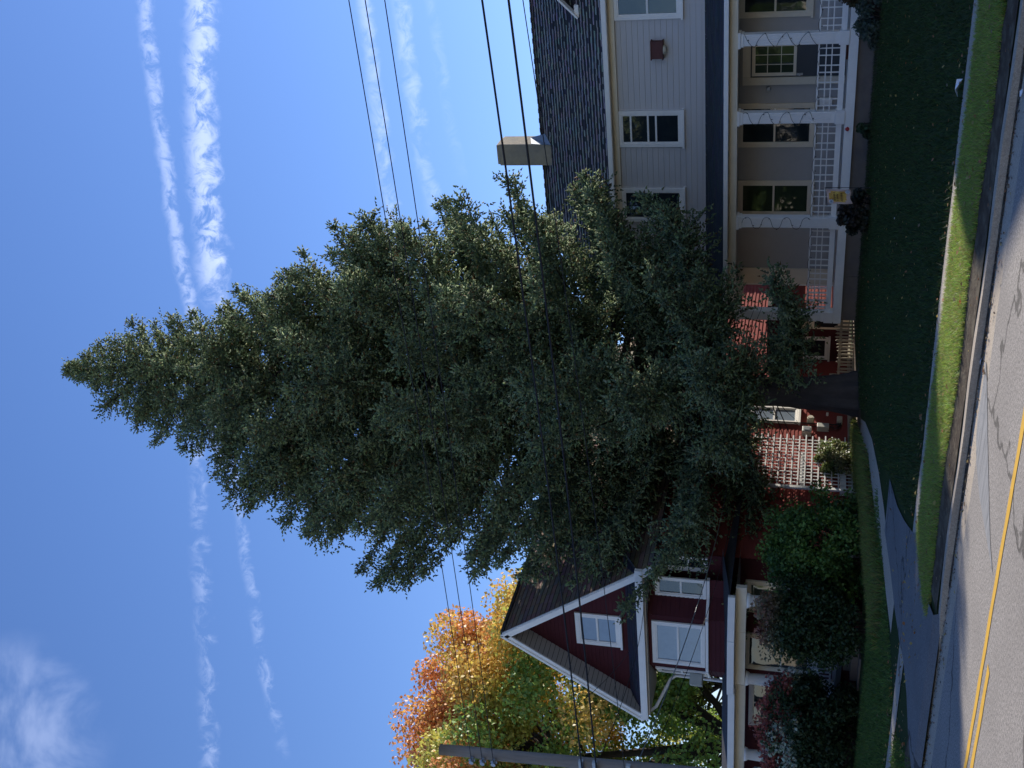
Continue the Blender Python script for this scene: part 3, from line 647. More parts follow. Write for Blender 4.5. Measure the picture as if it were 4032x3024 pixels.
m = MB().box(XL+.06, XL+.10, 28.2, 30.1, 1.66, 1.71).box(XL+.06, XL+.10, 28.2, 30.1, 1.08, 1.18)
for i in range(8): m.box(XL+.07, XL+.09, 28.35+i*.23, 28.375+i*.23, 1.18, 1.66)
m.build('side_railing', 'post_paint', gh)
WY = 30.184
window(gh, (-10.25, WY, 5.25), 1.04, 1.80, rails=(.54, .40, .84), mt='white_paint')
window(gh, (-6.45, WY, 5.24), 1.62, 1.80, rails=(.5,), mg='tree_reflection_glass')
window(gh, (-12.52, WY, 5.25), 1.04, 1.80, rails=(.5,))
window(gh, (-10.19, WY, 1.73), 1.22, 2.02, mt='cream_paint', rails=(.52,))
window(gh, (-12.30, WY, 1.71), 1.06, 2.02, mt='cream_paint', rails=(.52,), mg='tree_reflection_glass')
window(gh, (-6.45, WY, 1.94), 1.74, 1.80, mt='cream_paint', rails=(.5,))
window(gh, (-3.4, WY, 1.94), 1.2, 1.80, mt='cream_paint')
MB().box(-14.93, -14.45, 30.12, 30.182, 1.02, 3.70).build('side_trim', 'cream_paint', gh)
dr = MB().box(-8.86, -7.94, 30.14, 30.18, PZ+.01, 3.42).build('door', 'porch_door', gh)
MB().box(-9.07, -8.87, 30.11, 30.18, PZ+.01, 3.63).box(-7.93, -7.73, 30.11, 30.18, PZ+.01, 3.63).box(-8.86, -7.94, 30.11, 30.18, 3.43, 3.63).build('door_frame', 'cream_paint', dr)
window(dr, (-8.40, 30.138, 2.25), .86, 1.14, trim=.05, mt='cream_paint', mg='tree_reflection_glass', rails=(), muntin=(3, 3), sill=False, depth=.03)
MB().tube([(-8.80, 30.13, 2.16), (-8.80, 30.06, 2.16)], [.03, .035], 10).box(-8.83, -8.77, 30.125, 30.138, 2.08, 2.24).build('handle', 'metal_grey', dr)
MB().tube([(-9.18, 30.16, 2.95), (-9.18, 30.11, 2.95)], [.07, .05], 14).build('doorbell_plate', 'metal_grey', gh)
MB().box(-9.62, -9.44, 30.02, 30.165, 1.30, 1.62).build('mailbox', 'white_paint', gh)
wb = MB().box(-8.27, -7.82, 29.98, 30.18, 5.74, 6.02).box(-8.30, -7.79, 29.96, 30.18, 6.022, 6.05).box(-8.30, -7.79, 29.96, 30.18, 5.715, 5.738).build('wall_light', 'brick', gh)
MB().lathe((-8.05, 30.07, 5.62), [(.03, 0), (.10, .02), (.13, .07), (.13, .09)], 16).build('lamp_shade', 'beige_plastic', wb)
# string lights round posts and rail
sg = empty('string_lights', (-9.2, 27.83, 3.4), 'unlit black string of lights wound round the white porch posts and rail', 'string lights')
m = MB(); bulbs = []
for j, x in enumerate(posts[1:4]):
    ps = []; nst = 60
    for i in range(nst+1):
        t = i/nst; zz = 3.45-t*1.72; a = t*6.283*3.4+j
        xx_ = x+.165*math.sin(a)*(1.0); yy_ = 27.85 if math.cos(a) > 0 else 27.85
        yy_ = 27.853-.004*math.cos(a) if math.cos(a) > 0 else 27.861
        ps.append((xx_, yy_, zz+.02*math.sin(a*2+j)))
        if i % 7 == 3: bulbs.append((xx_, yy_-.012, zz-.03))
    m.tube(ps, .0052, 5)
for a, c in zip(posts[:-2], posts[1:-1]):
    ps = []
    for i in range(41):
        t = i/40; xx_ = a+.15+(c-a-.3)*t; an = t*(c-a)*9; ps.append((xx_, 27.955-.012*math.cos(an), 1.692+.035*math.sin(an)))
        if i % 6 == 2: bulbs.append((xx_, 27.94, 1.63))
    m.tube(ps, .0052, 5)
m.build('cable', 'black_cable', sg); b0_ = MB().lathe((0, 0, 0), [(.004, 0), (.012, .012), (.008, .035)], 6).build('bulb', 'black_cable', sg)
for i, p in enumerate(bulbs):
    o = b0_ if i == 0 else b0_.copy()
    if i: COL.objects.link(o)
    o.location = p
# things on / by the porch
MB().lathe((-9.52, 27.835, .88), [(.01, 0), (.045, .02), (.055, .05), (.03, .09), (.008, .10)], 14).build('ornament', 'red_plastic', None, True)
tag(D.objects['ornament'], 'small red ball ornament hanging on the white deck edge below the porch', 'ornament')
MB().box(-7.95, -7.50, 28.35, 28.75, 1.003, 1.09).build('doormat', 'brick'); tag(D.objects['doormat'], 'folded red mat on the porch floor beside the front door post', 'doormat')

# ------------------------------------------------------------------ garden flag
fx, fy = -9.72, 24.0
fl = empty('garden_flag', (-9.56, fy, gz(fx, fy)), 'orange and pink garden flag with daisies hung sideways on a thin stake by the porch', 'garden flag')
MB().tube([(-9.53, fy, .2), (-9.53, fy, 1.42)], .008, 6).tube([(-9.53, fy, 1.40), (-9.95, fy, 1.35)], .006, 6).build('stake', 'black_cable', fl)
mat('flag_pink', (.50, .36, .30), .8, .1, 6); mat('flag_orange', (.50, .27, .06), .8, .3, 9, col2=(.58, .40, .08)); mat('flag_ink', (.09, .045, .03), .8, .1, 5); mat('flag_daisy', (.50, .56, .62), .8, .1, 5)
nx_, nz_ = 8, 12; m = MB(); P = lambda i, j, o=0: (-9.56-.34*i/nx_, fy-.01+.018*math.sin(i*.9+j*.5)-o, 1.385-.055*i/nx_-(.50+.02*math.sin(i))*j/nz_)
for i in range(nx_):
    for j in range(nz_): m.quad(P(i, j), P(i+1, j), P(i+1, j+1), P(i, j+1))
bn = m.build('banner', 'flag_pink', fl); sm = bn.modifiers.new('thickness', 'SOLIDIFY'); sm.thickness = .003
m = MB()
for i in range(1, nx_-1):
    for j in range(1, nz_-2):
        if (i-3.5)**2/11+(j-5)**2/22 < 1: m.quad(P(i, j, .004), P(i+1, j, .004), P(i+1, j+1, .004), P(i, j+1, .004))
m.build('print', 'flag_orange', bn)
m = MB()
def stroke(p, q, wd=.010):
    a = Vector((-9.56-.34*p[0], fy-.034, 1.375-.05*p[0]-.5*p[1])); c = Vector((-9.56-.34*q[0], fy-.034, 1.375-.05*q[0]-.5*q[1])); m.beam(a, c, wd, .002, (0, 1, 0))
rr_ = random.Random(3)
for row, (x0, x1) in ((.30, (.22, .80)), (.42, (.30, .72)), (.60, (.25, .78))):
    x = x0
    while x < x1: stroke((x, row-.045), (x+rr_.uniform(-.03, .05), row+.035)); stroke((x, row+rr_.uniform(-.03, .03)), (x+.06, row+rr_.uniform(-.03, .03)), .007); x += .10
m.build('printed_script', 'flag_ink', bn)
for cx_, cz_ in ((.80, .13), (.16, .86)):
    m2 = MB()
    for k in range(7):
        a = k*.897; c0 = Vector((-9.56-.34*cx_, fy-.037, 1.37-.05*cx_-.5*cz_)); m2.beam(c0, c0+Vector((.05*math.cos(a), 0, .05*math.sin(a))), .024, .003, (0, 1, 0))
    m2.build('daisy', 'flag_daisy', bn)

# small plants along the foundation
shrub('peony_clump', (-10.75, 25.6, .62), (.52, .45, .42), 4200, 34, [(.030, .035, .022), (.045, .035, .025)], 'dark withered peony clump right behind the garden flag', 'plant', .10, 71, lr=(.10, .22), stems=12)
shrub('sage_plant', (-6.6, 26.9, .55), (.75, .45, .30), 4200, 34, [(.07, .10, .075), (.09, .12, .09)], 'silvery green low plant at the foundation below the right porch post', 'plant', .07, 72, lr=(.10, .2))
shrub('fern_plant', (-9.35, 27.3, .50), (.26, .2, .16), 700, 12, [(.035, .065, .03)], 'small green seedling against the foundation under the red ornament', 'plant', .10, 73, lr=(.06, .12), stems=5)
shrub('rust_shrub', (-5.9, 27.3, .85), (.75, .4, .45), 5000, 34, [(.12, .07, .04), (.09, .08, .04)], 'rust coloured plant over the deck edge at the right corner of the porch', 'plant', .07, 74, lr=(.12, .22))
n = 6000; X = rng.uniform(-14, -5, n); Y = rng.uniform(27.2, 27.95, n)
m = MB()
for i in range(40): x0, x1 = -14.9+i*.5, -14.4+i*.5; e = lambda x: 27.15+.12*math.sin(x*2.1)+(-.5 if x > -8 else 0); m.quad(*[(x, y, gz(x, y)+.014) for x, y in ((x0, e(x0)), (x1, e(x1)), (x1, 27.96), (x0, 27.96))])
tag(m.build('flower_bed', 'soil'), kind='structure')
# paper scraps
def scrap(x, y, s, label, seed):
    gg = random.Random(seed); m = MB(); z = gz(x, y)+.03 if y > 10.06 else .008; pts = [(x+s*math.cos(a)*gg.uniform(.5, 1.2), y+s*math.sin(a)*gg.uniform(.4, 1), z+gg.uniform(0, s*.6)) for a in [i*.9 for i in range(7)]]
    c = (x, y, z+s*.5)
    for i in range(7): m.quad(pts[i], pts[(i+1) % 7], c)
    o = m.build('litter', 'paper'); tag(o, label, 'litter', 'scraps of litter'); sm = o.modifiers.new('t', 'SOLIDIFY'); sm.thickness = .003
scrap(-3.85, 12.62, .12, 'crumpled white paper on the lawn edge of the sidewalk, far right', 1)
scrap(-3.05, 9.75, .035, 'tiny white scrap in the gutter at the right frame edge', 2)
scrap(-5.65, 9.86, .035, 'white cigarette end lying against the sunlit kerb', 3)
scrap(-8.1, 19.0, .03, 'white speck of paper out on the dark lawn', 4)

# ------------------------------------------------------------------ red house
rh = empty('red_house', (-20.5, 21.5, .1), 'dark red gabled house with white trim and front porch, left of the spruce', 'house')
AX, AZ_ = -21.02, 9.16; SL = 1.46; GY = 21.6
def gable_top(x0, x1, apx, apz, sl, inset=.28):
    def f(z):
        hw = (apz-inset-z)/sl
        a, c = (apx-hw-x0)/(x1-x0), (apx+hw-x0)/(x1-x0); return max(0, min(1, a)), max(0, min(1, c))
    return f
m = MB(); lap(m, (-23.3, GY), (-18.5, GY), 5.80, 8.86, (0, -1), .108, .014, gable_top(-23.3, -18.5, AX, AZ_, SL, .12)); m.build('gable_wall', 'shaded_red_siding', rh)
m = MB(); lap(m, (-22.7, 21.95), (-18.5, 21.95), 3.2, 5.3, (0, -1), .12, .014); lap(m, (-22.7, 22.0), (-18.5, 22.0), .5, 2.97, (0, -1), .12, .014); m.build('front_wall', 'shaded_red_siding', rh)
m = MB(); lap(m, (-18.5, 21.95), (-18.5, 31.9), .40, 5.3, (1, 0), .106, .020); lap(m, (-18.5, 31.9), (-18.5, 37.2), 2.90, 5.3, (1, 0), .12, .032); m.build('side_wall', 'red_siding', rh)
MB().box(-22.68, -18.53, 22.012, 37.1, .0, 5.35).build('house_body', 'shaded_red_siding', rh)
MB().box(-22.6, -18.47, 22.1, 37, -.1, .38).build('foundation', 'stone', rh)
m = MB(); lap(m, (-22.7, 33), (-22.7, 21.95), .4, 5.3, (-1, 0), .12, .014); m.build('left_wall', 'shaded_red_siding', rh)
# main roof
EL_, ER_ = -23.55, -18.20
zL, zR = AZ_-(AX-EL_)*SL, AZ_-(ER_-AX)*SL
rt = MB(); gg = random.Random(9); NC = 30
for c in range(NC):
    s0, s1 = c/NC, (c+1)/NC; off = gg.uniform(0, .3)
    for i in range(44):
        ya, yb = max(20.98, 20.98+i*.36-off), 20.98+(i+1)*.36-off
        if yb > 36: continue
        P = lambda s_, up, y: (ER_+(AX-ER_)*s_+.82*up, y, zR+(AZ_-zR)*s_+.57*up)
        tcol = [k*gg.uniform(.78, 1.2) for k in (.215, .155, .12)]
        rt.quad(P(s0, .025, ya), P(s0, .025, yb-.008), P(s1+.01, .008, yb-.008), P(s1+.01, .008, ya)); rt.c.append((*tcol, 1))
        rt.quad(P(s0, .0, ya), P(s0, .0, yb-.008), P(s0, .025, yb-.008), P(s0, .025, ya)); rt.c.append((.05, .035, .03, 1))
mr = rt.build('roof', 'brown_shingle', rh)
m = MB().quad((EL_, 21, zL), (AX, 21, AZ_-.02), (AX, 36, AZ_-.02), (EL_, 36, zL)).quad((ER_, 21, zR-.02), (AX, 21, AZ_-.03), (AX, 36, AZ_-.03), (ER_, 36, zR-.02)); m.build('roof_deck', 'dark_shingle', rh)
MB().lathe((-20.75, 24.6, 8.72), [(.07, -.4), (.07, .28)], 12).build('vent_pipe', 'metal_grey', mr)
MB().box(AX-.1, AX+.1, 21, 36, AZ_-.04, AZ_+.035).build('ridge_cap', 'dark_shingle', mr)
m = MB()
for ex, ez in ((EL_, zL), (ER_, zR)):
    sg_ = -1 if ex < AX else 1; dx, dz_ = ex-AX, ez-AZ_; L = math.hypot(dx, dz_); nx_, nz2 = -dz_/L*sg_*-1, abs(dx)/L
    for off, wd, y0, y1 in ((-.10, .20, 20.93, 20.975), (-.02, .07, 20.90, 20.93)):
        a = (AX, (y0+y1)/2, AZ_+off+.02); c = (ex, (y0+y1)/2, ez+off+.02)
        m.beam(a, c, wd, y1-y0, (0, 1, 0))
m.build('rake_board', 'white_paint', rh)
m = MB()
for ex, ez in ((EL_, zL), (ER_, zR)):
    for k in range(32):
        t0, t1 = k/32, (k+1)/32-.003
        a = (AX+(ex-AX)*t0, AZ_-.14+(ez-AZ_)*t0); c = (AX+(ex-AX)*t1, AZ_-.14+(ez-AZ_)*t1); m.quad((a[0], 20.98, a[1]), (c[0], 20.98, c[1]), (c[0], GY+.05, c[1]), (a[0], GY+.05, a[1]))
m.build('rake_soffit', 'soffit', rh)
# pent roof at the gable foot, gutter, soffit
m = shingles(-23.25, -18.4, (21.02, 5.50), (GY-.02, 5.86), 4, .25, .012, [(.035, .035, .05), (.02, .02, .03), (.05, .05, .06)], .02); m.build('pent_roof', 'old_shingle', rh)
MB().quad((-23.3, 21.0, 5.46), (-18.3, 21.0, 5.46), (-18.3, GY, 5.83), (-23.3, GY, 5.83)).build('pent_roof_deck', 'dark_shingle', rh)
MB().box(-23.52, -18.3, 20.88, 21.0, 5.29, 5.48).build('gutter', 'white_paint', rh, bevel=.012)
MB().box(-23.45, -18.35, 21.005, 22.3, 5.25, 5.29).build('soffit', 'soffit', rh)
MB().tube([(-23.35, 21.05, 5.27), (-23.3, 21.2, 5.12), (-22.83, 21.80, 4.80), (-22.76, 21.90, 4.65), (-22.78, 21.90, 3.3)], .045, 8).build('downspout', 'white_paint', rh, True)
window(rh, (-21.05, GY-.012, 6.06), 1.10, 1.20, trim=.11, rails=(.52,), mg='pale_glass', name='window')
# bay on the upper floor
bay = [(-22.66, 21.93), (-21.75, 21.22), (-19.98, 21.22), (-19.55, 21.60), (-19.0, 21.62)]
m = MB()
for a, c in zip(bay[:-1], bay[1:]):
    dx, dy = c[0]-a[0], c[1]-a[1]; L = math.hypot(dx, dy); lap(m, a, c, 3.30, 5.26, (dy/L, -dx/L), .115, .013)
m.build('bay_wall', 'shaded_red_siding', rh)
m = MB()
for a, c in zip(bay[:-1], bay[1:]): m.beam((*a, 3.745), (*c, 3.745), .14, .07)
m.build('bay_sill', 'white_paint', rh)
MB().quad(*[(x, y, 5.245) for x, y in bay], (-19.0, 22.3, 5.245), (-22.66, 22.3, 5.245)).build('bay_ceiling', 'soffit', rh)
window(rh, (-20.88, 21.205, 3.79), 1.46, 1.36, trim=.10, mg='pale_glass', rails=(.52,), sill=False)
a, c = bay[0], bay[1]; an = math.atan2(c[1]-a[1], c[0]-a[0])
window(rh, ((a[0]+c[0])/2-.01, (a[1]+c[1])/2-.012, 3.79), .84, 1.32, ang=an, trim=.09, rails=(.5,), sill=False)
ac = MB().box(-.22, .22, -.34, -.05, .10, .42)
for i in range(5): ac.box(-.19, .19, -.352, -.341, .14+i*.05, .16+i*.05)
place(ac, ((a[0]+c[0])/2-.01, (a[1]+c[1])/2-.012, 3.79), an).build('air_conditioner', 'utility_grey', rh, bevel=.01)
window(rh, (-19.30, 21.595, 3.79), .62, 1.30, ang=0, trim=.08, rails=(.5,), sill=False)
window(rh, (-18.78, 21.93, 3.79), .46, 1.0, ang=0, trim=.08, rails=(.5,), sill=False)
# porch
m = MB(); po = [(-30, 20.35), (-21.45, 20.35), (-21.15, 19.98), (-19.4, 19.98), (-18.2, 20.2)]
m2, m3, m4 = MB(), MB(), MB()
for a, c in zip(po[:-1], po[1:]):
    m.quad((a[0], a[1], 3.10), (c[0], c[1], 3.10), (c[0], 21.9, 3.42), (a[0], 21.9, 3.42))
    m2.beam((a[0], a[1], 3.06), (c[0], c[1], 3.06), .12, .17); m3.beam((a[0], a[1]+.38, 2.86), (c[0], c[1]+.38, 2.86), .14, .25)
    m4.quad((a[0], a[1], 2.985), (c[0], c[1], 2.985), (c[0], 22, 2.985), (a[0], 22, 2.985))
m.quad((-18.2, 20.2, 3.10), (-18.2, 25, 3.10), (-18.55, 25, 3.3), (-18.55, 21.9, 3.42))
m.build('porch_roof', 'dark_shingle', rh); m2.build('porch_gutter', 'white_paint', rh, bevel=.01); m3.build('porch_frieze', 'cream_paint', rh); m4.build('porch_ceiling', 'soffit', rh)
for x in (-26.4, -23.80, -21.05, -18.48):
    MB().lathe((x, 20.42, .62), [(.20, 0), (.20, .08), (.165, .10), (.17, .14), (.165, 1.0), (.135, 2.0), (.16, 2.02), (.19, 2.10)], 20).build('porch_column', 'white_paint', rh, True)
MB().box(-30, -18.3, 20.2, 22.0, .48, .60).build('porch_floor', 'metal_grey', rh)
MB().box(-30, -18.35, 20.25, 21.9, -.1, .47).build('porch_skirt', 'shaded_red_siding', rh)
for a, c in ((-20.85, -18.68), (-23.6, -21.25)):
    m = MB().box(a, c, 20.38, 20.44, 1.22, 1.27).box(a, c, 20.39, 20.43, .70, .74)
    n = int((c-a)/.12)
    for i in range(n): m.box(a+(c-a)*(i+.5)/n-.018, a+(c-a)*(i+.5)/n+.018, 20.395, 20.425, .74, 1.22)
    m.build('porch_railing', 'white_paint', rh)
m = MB()
for i in range(3): m.box(-19.9, -18.9, 19.9-i*.3, 20.19-i*.3, -.05, .46-i*.15)
m.build('porch_steps', 'foundation_concrete', rh)
window(rh, (-21.62, 21.984, 1.0), 1.26, 1.86, mt='cream_paint', rails=(.5,), mg='window_glass')
window(rh, (-19.72, 21.985, .75), 1.05, 2.1, mt='cream_paint', rails=(.5,), mg='tree_reflection_glass')
m = MB(); lap(m, (-29.5, 22.6), (-22.72, 22.6), .5, 2.97, (0, -1), .12, .014); m.build('porch_left_wall', 'shaded_red_siding', rh)
window(rh, (-24.15, 22.58, 1.0), 1.8, 1.74, mt='white_paint', rails=(.5,), cols=1)
MB().tube([(-24.9, 20.3, 3.0), (-24.75, 20.35, 2.75), (-24.35, 20.45, 2.45), (-24.35, 20.45, .2)], .05, 8).build('porch_downspout', 'metal_grey', rh, True)
# side wall fittings (facing +X): windows, meters, conduit
PX = -18.478
window(rh, (PX, 28.55, 1.78), .86, 1.42, ang=R(90), trim=.09, rails=(.5,), mg='pale_glass')
MB().box(PX, PX+.03, 21.95, 33, .30, .40).build('water_table', 'weathered_wood', rh)
mb_ = MB().box(PX, PX+.20, 27.50, 27.76, 1.40, 1.66).build('meter_box', 'utility_grey', rh, bevel=.015); MB().box(PX+.20, PX+.215, 27.55, 27.71, 1.45, 1.61).build('cover', 'metal_grey', mb_)
MB().box(PX, PX+.17, 27.80, 28.02, .92, 1.25).build('cable_box', 'utility_grey', rh, bevel=.015)
MB().tube([(PX, 28.27, 1.44), (PX+.16, 28.27, 1.44)], .10, 18).tube([(PX+.16, 28.27, 1.44), (PX+.20, 28.27, 1.44)], .075, 18).build('electric_meter', 'beige_plastic', rh)
MB().box(PX, PX+.12, 28.22, 28.50, .55, .70).box(PX+.12, PX+.15, 28.26, 28.40, .57, .68).build('phone_box', 'beige_plastic', rh, bevel=.01)
MB().tube([(PX+.05, 28.60, .97), (PX+.14, 28.60, .97)], .035, 12).build('tap_cover', 'white_paint', rh)
m = MB().tube([(PX+.05, 28.15, 5.1), (PX+.05, 28.13, .62), (PX+.05, 28.30, .55)], .018, 7)
rr_ = random.Random(6)
for k in range(9):
    p0 = (PX+.08, 27.85+rr_.uniform(-.1, .15), .95); p1 = (PX+.05, 28.25+rr_.uniform(-.1, .1), .60+rr_.uniform(-.05, .1))
    m.tube([p0, (PX+.10, 27.85+rr_.uniform(-.1, .3), .70+rr_.uniform(-.06, .08)), (PX+.08, 28.0+rr_.uniform(-.1, .2), .62+rr_.uniform(-.08, .05)), p1], .007, 5)
m.tube([(PX+.05, 27.75, 1.5), (PX+.04, 27.3, 1.9), (PX+.03, 27.0, 3.0)], .007, 5).tube([(PX+.05, 28.0, 1.2), (PX+.06, 27.95, 1.5), (PX+.05, 28.1, 1.9)], .009, 5); m.build('wiring', 'black_cable', rh)
# one-storey rear wing with door hood, and the tall rear wing
m = MB(); lap(m, (-18.45, 31.9), (-16.95, 31.9), .4, 2.75, (0, -1), .11, .016); m.build('rear_wing_wall', 'shaded_red_siding', rh)
m = MB(); lap(m, (-16.95, 31.9), (-16.95, 37), .4, 2.75, (1, 0), .11, .018); m.build('rear_wing_side', 'red_siding', rh)
MB().box(-18.5, -16.45, 31.65, 37.2, 2.76, 2.88).build('rear_wing_roof', 'dark_shingle', rh)
window(rh, (-18.02, 31.885, 1.0), .80, 1.52, trim=.08, rails=(.5,))
hd = MB().box(-17.45, -16.60, 31.3, 31.88, 1.98, 2.16)
for x in (-17.4, -17.17, -16.93, -16.7): hd.box(x, x+.09, 31.40, 31.86, 1.80, 1.98).box(x, x+.09, 31.62, 31.86, 1.62, 1.80)
hd.build('door_hood', 'cream_paint', rh)
dd = MB().box(-17.32, -16.80, 31.84, 31.878, .42, 1.60).build('door', 'cream_paint', rh); MB().box(-17.24, -16.88, 31.825, 31.84, .75, 1.45).build('pane', 'window_glass', dd)
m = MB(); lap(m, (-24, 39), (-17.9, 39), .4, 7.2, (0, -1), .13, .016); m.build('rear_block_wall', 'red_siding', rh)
m = MB(); lap(m, (-17.9, 39), (-17.9, 44), .4, 7.2, (1, 0), .26, .05); m.build('rear_block_side', 'shaded_red_siding', rh)
MB().quad((-24.3, 38.6, 7.1), (-17.6, 38.6, 7.1), (-17.6, 41.5, 9.0), (-24.3, 41.5, 9.0)).quad((-24.3, 41.5, 9.0), (-17.6, 41.5, 9.0), (-17.6, 44.4, 7.1), (-24.3, 44.4, 7.1)).build('rear_block_roof', 'brown_shingle', rh)
MB().box(-24.3, -17.6, 38.5, 38.62, 6.95, 7.15).build('rear_gutter', 'white_paint', rh)
for x, z in ((-19.2, 1.1), (-19.2, 4.6), (-21.3, 4.6)): window(rh, (x, 38.97, z), 1.0, 1.6, trim=.10, rails=(.5,))
MB().box(-18.6, -18.47, 36, 39, 2.0, 2.2).build('porch_trim', 'cream_paint', rh)

# ------------------------------------------------------------------ lattice screen, picket fence
ls = empty('lattice_screen', (-18.2, 26, .1), 'tall white lattice screen at the side of the red house beside the meters', 'lattice')
m = MB(); m3 = MB()
for i in range(14): y = 24.9+i*.155; m.box(-18.215, -18.20, y, y+.030, .02, 3.0)
for i in range(17): z = .12+i*.175; m3.box(-18.198, -18.185, 24.75-.05*math.sin(i), 27.12-.04*math.cos(i*2), z, z+.034)
m.build('upright', 'lattice_white', ls); m3.build('slat', 'lattice_white', ls)
MB().box(-18.225, -18.17, 24.62, 24.72, .0, 3.1).build('post', 'lattice_white', ls)
MB().box(-18.40, -18.25, 24.7, 26.6, .5, .62).box(-18.42, -18.26, 25.0, 26.4, 1.55, 1.66).build('inner_board', 'lattice_white', ls)
pf = empty('picket_fence', (-16.8, 30, .3), 'weathered picket fence section between the spruce trunk and the grey house', 'fence')
gg = random.Random(12)
for i in range(15):
    x = -16.12-i*.118; zt = .90+gg.uniform(-.03, .03)-.012*i; lean = gg.uniform(-.012, .012); w_ = .062
    m = MB(); m.v = [(x, 29.98, .02), (x+w_, 29.98, .02), (x+w_+lean, 29.98, zt-.05), (x+w_/2+lean, 29.98, zt), (x+lean, 29.98, zt-.05)]; m.v += [(a, c+.018, e) for a, c, e in m.v]
    m.f = [(0, 1, 2, 3, 4), (9, 8, 7, 6, 5), (0, 5, 6, 1), (1, 6, 7, 2), (2, 7, 8, 3), (3, 8, 9, 4), (4, 9, 5, 0)]; m.build('picket', 'weathered_wood', pf)
MB().box(-17.9, -16.0, 30.0, 30.04, .25, .32).box(-17.9, -16.0, 30.0, 30.04, .66, .73).build('rail', 'weathered_wood', pf)
MB().box(-17.98, -17.86, 29.95, 30.07, -.05, .95).build('post', 'weathered_wood', pf)

# ------------------------------------------------------------------ utility pole and wires
up_ = empty('utility_pole', (-15.8, 13.2, .12), 'weathered wooden utility pole leaning at the far left, wires attached near its top', 'utility pole')
pb, pt_ = Vector((-15.85, 13.2, -.3)), Vector((-16.33, 13.2, 7.86))
m = MB(); n = 14; m.tube([pb.lerp(pt_, i/n)+Vector((.006*math.sin(i*2), .006*math.cos(i*3), 0)) for i in range(n+1)], [.135-.035*i/n for i in range(n+1)], 14); m.build('pole', 'pole_wood', up_, True)
def pole_at(z): return pb.lerp(pt_, (z-pb.z)/(pt_.z-pb.z))
for z in (7.19, 6.98, 6.77):
    c = pole_at(z); MB().tube([c+Vector((0, -.12, 0)), c+Vector((0, -.24, 0))], [.035, .045], 10).tube([c+Vector((0, -.17, .06)), c+Vector((0, -.17, -.06))], .02, 8).build('insulator', 'metal_grey', up_)
for z in (5.15, 4.9, 4.3):
    c = pole_at(z); MB().box(c.x-.05, c.x+.22, c.y-.16, c.y-.10, c.z-.04, c.z+.04).build('bracket', 'metal_grey', up_)
def wire(name, a, c, sag, r, label, grp, n=36, m_='black_cable'):
    a, c = Vector(a), Vector(c); ps = [a.lerp(c, i/n)-Vector((0, 0, 4*sag*(i/n)*(1-i/n))) for i in range(n+1)]
    o = MB().tube(ps, r, 6, False).build(name, m_); tag(o, label, 'wire', grp); return o
def strung(zp, zr, sag, r, name, label, grp, y=13.0):
    c = pole_at(zp); X1 = 22.; 
    # right hand end chosen so that the wire passes height zr at x=-2.8
    t = (-2.8-c.x)/(X1-c.x); z1 = (zr+4*sag*t*(1-t)-c.z*(1-t))/t
    return wire(name, (c.x, y, c.z), (X1, y, z1), sag, r, label, grp, 60)
strung(7.19, 7.16, .25, .0065, 'power_line', 'topmost of the three thin power lines crossing the sky', 'thin upper power lines')
strung(6.98, 6.95, .25, .0065, 'power_line', 'middle one of the three thin power lines crossing the sky', 'thin upper power lines')
strung(6.77, 6.70, .25, .0065, 'power_line', 'lowest of the three thin power lines crossing the sky', 'thin upper power lines')
strung(5.12, 5.49, .38, .0135, 'phone_cable', 'thick black cable passing in front of the top of the chimney', 'thick lower cables')
strung(4.86, 5.17, .38, .015, 'phone_cable', 'lower thick black cable passing over the middle of the chimney', 'thick lower cables')
strung(4.35, 5.00, .55, .006, 'phone_cable', 'thin dark wire just under the two thick cables, meeting the chimney base', 'thick lower cables')
wire('service_wire', pole_at(6.6), (-21.3, 21.2, 5.75), .25, .006, 'thin wire slanting from the pole to the foot of the red gable', 'service wires')
wire('service_wire', pole_at(4.9), (-19.2, 21.3, 5.3), .20, .007, 'service wire slanting across the bay window up to the eave', 'service wires')
wire('service_wire', pole_at(4.2), (-18.45, 27.9, 3.6), .35, .010, 'twisted bright service wire passing over the right edge of the bay window', 'service wires', m_='metal_grey')
wire('service_wire', pole_at(4.0), (-18.45, 27.6, 3.4), .40, .006, 'lowest service wire running behind the porch gutter to the side wall', 'service wires')

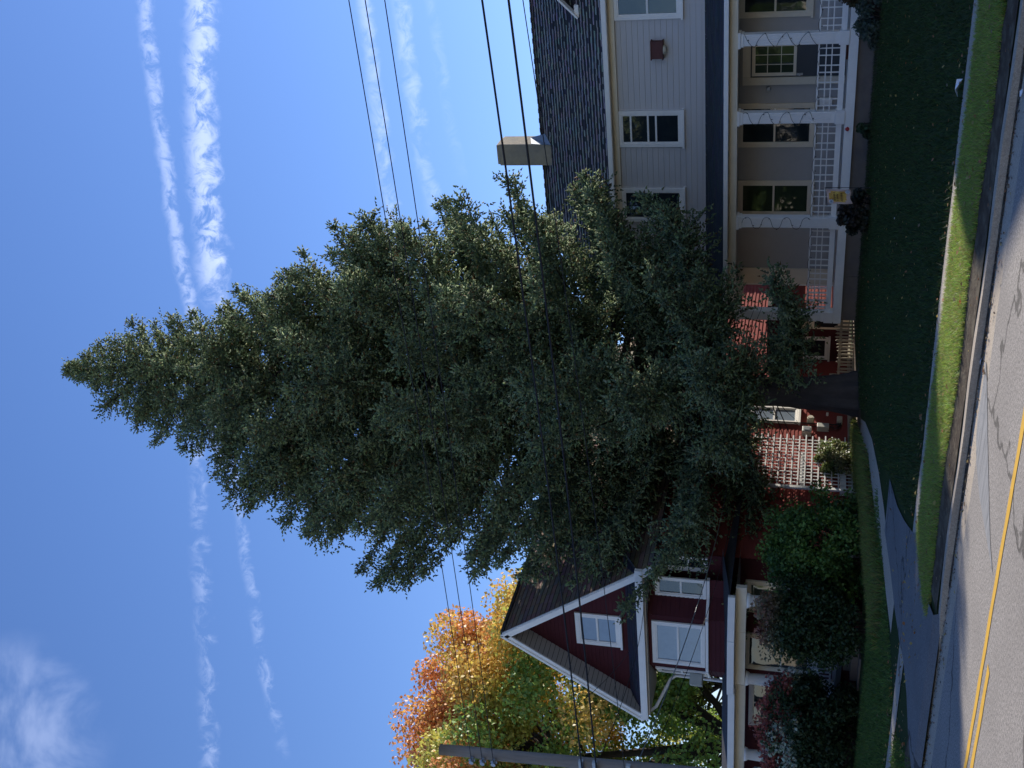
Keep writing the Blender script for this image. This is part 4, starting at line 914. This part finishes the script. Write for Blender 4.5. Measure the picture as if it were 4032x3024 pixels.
# the sunlit near side of the street, behind the viewer: it throws light back and shows in the window panes
mat('pale_render', (.58, .55, .50), .85, .06, 1); m = MB()
for i, x in enumerate((-52, -34, -16, 2, 20)):
    m.box(x, x+12, -26, -15, 0, 6.2+i % 2); m.quad((x-.4, -14.6, 6.1+i % 2), (x+12.4, -14.6, 6.1+i % 2), (x+12.4, -20.5, 10), (x-.4, -20.5, 10))
tag(m.build('near_side_houses', 'pale_render'), 'pale sunlit houses across the road', kind='stuff')
m = MB().quad((-120, -5.5, .004), (120, -5.5, .004), (120, -1.4, .004), (-120, -1.4, .004)); tag(m.build('near_pavement', 'walk_concrete'), kind='structure')
gq = np.random.default_rng(15); Pm = []
for cx in (-44, -30, -19, -6, 9):
    P, k, q = lump_points((cx+gq.uniform(-2, 2), -11+gq.uniform(-2, 2), 5.0), (3.6, 3, 3.6), 3600, 50, int(cx+100), (.8, 1.5)); Pm.append(P)
Pm = np.concatenate(Pm); o = leaves('near_side_trees', Pm, .45, np.clip(vary((.10, .16, .045), len(Pm), .3, .1), .01, .5))
tag(o, 'leafy row of street trees across the road', kind='stuff')

tree('added_shade_tree', (-4.2, 36.5, .5), 13, (-4.1, 36.3, 11.2), (3.3, 2.6, 3.2), 30000, 110, [(.07, .11, .03)], 'leafy tree added behind the dormer of the grey house to shade the road', .22, 140, .25, (.5, 1.0))  # added out of view, crown shaped to cast leafy shade on the road

# fallen leaves and bits on the ground
n = 900; X = rng.uniform(-15, -2.5, n); Y = np.where(rng.uniform(size=n) < .6, rng.uniform(9.5, 12.8, n), rng.uniform(12.8, 26, n))
Z = np.array([gz(x, y) for x, y in zip(X, Y)])+.045*(Y > 10.4)+.012; tnl = np.array([(.42, .30, .08), (.35, .14, .05), (.22, .15, .08)])[rng.integers(0, 3, n)]
tag(leaves('fallen_leaves', np.stack([X, Y, Z], 1), .055, tnl, up=4), 'scattered fallen leaves', kind='stuff')
n = 2600; X = rng.uniform(-30, 0, n); Y = 9.90-rng.exponential(.07, n); Z = np.zeros(n)+.012
tag(leaves('gutter_litter', np.stack([X, Y, Z], 1), .03, vary((.14, .10, .06), n, .3), up=3), 'leaf crumbs along the gutter', kind='stuff')

m = MB()
for i in range(24):
    a, c = i*6.2832/24, (i+1)*6.2832/24; q = lambda t: (1.15+.2*math.sin(t*3)+.12*math.sin(t*7)); P = lambda t, f: (-15.72+q(t)*f*math.cos(t), 25.5+q(t)*f*math.sin(t), gz(-15.72+q(t)*f*math.cos(t), 25.5+q(t)*f*math.sin(t))+.012+.03*(f < .5))
    m.quad(P(a, .3), P(c, .3), P(c, 1), P(a, 1))
tag(m.build('bare_soil', 'soil'), kind='structure')
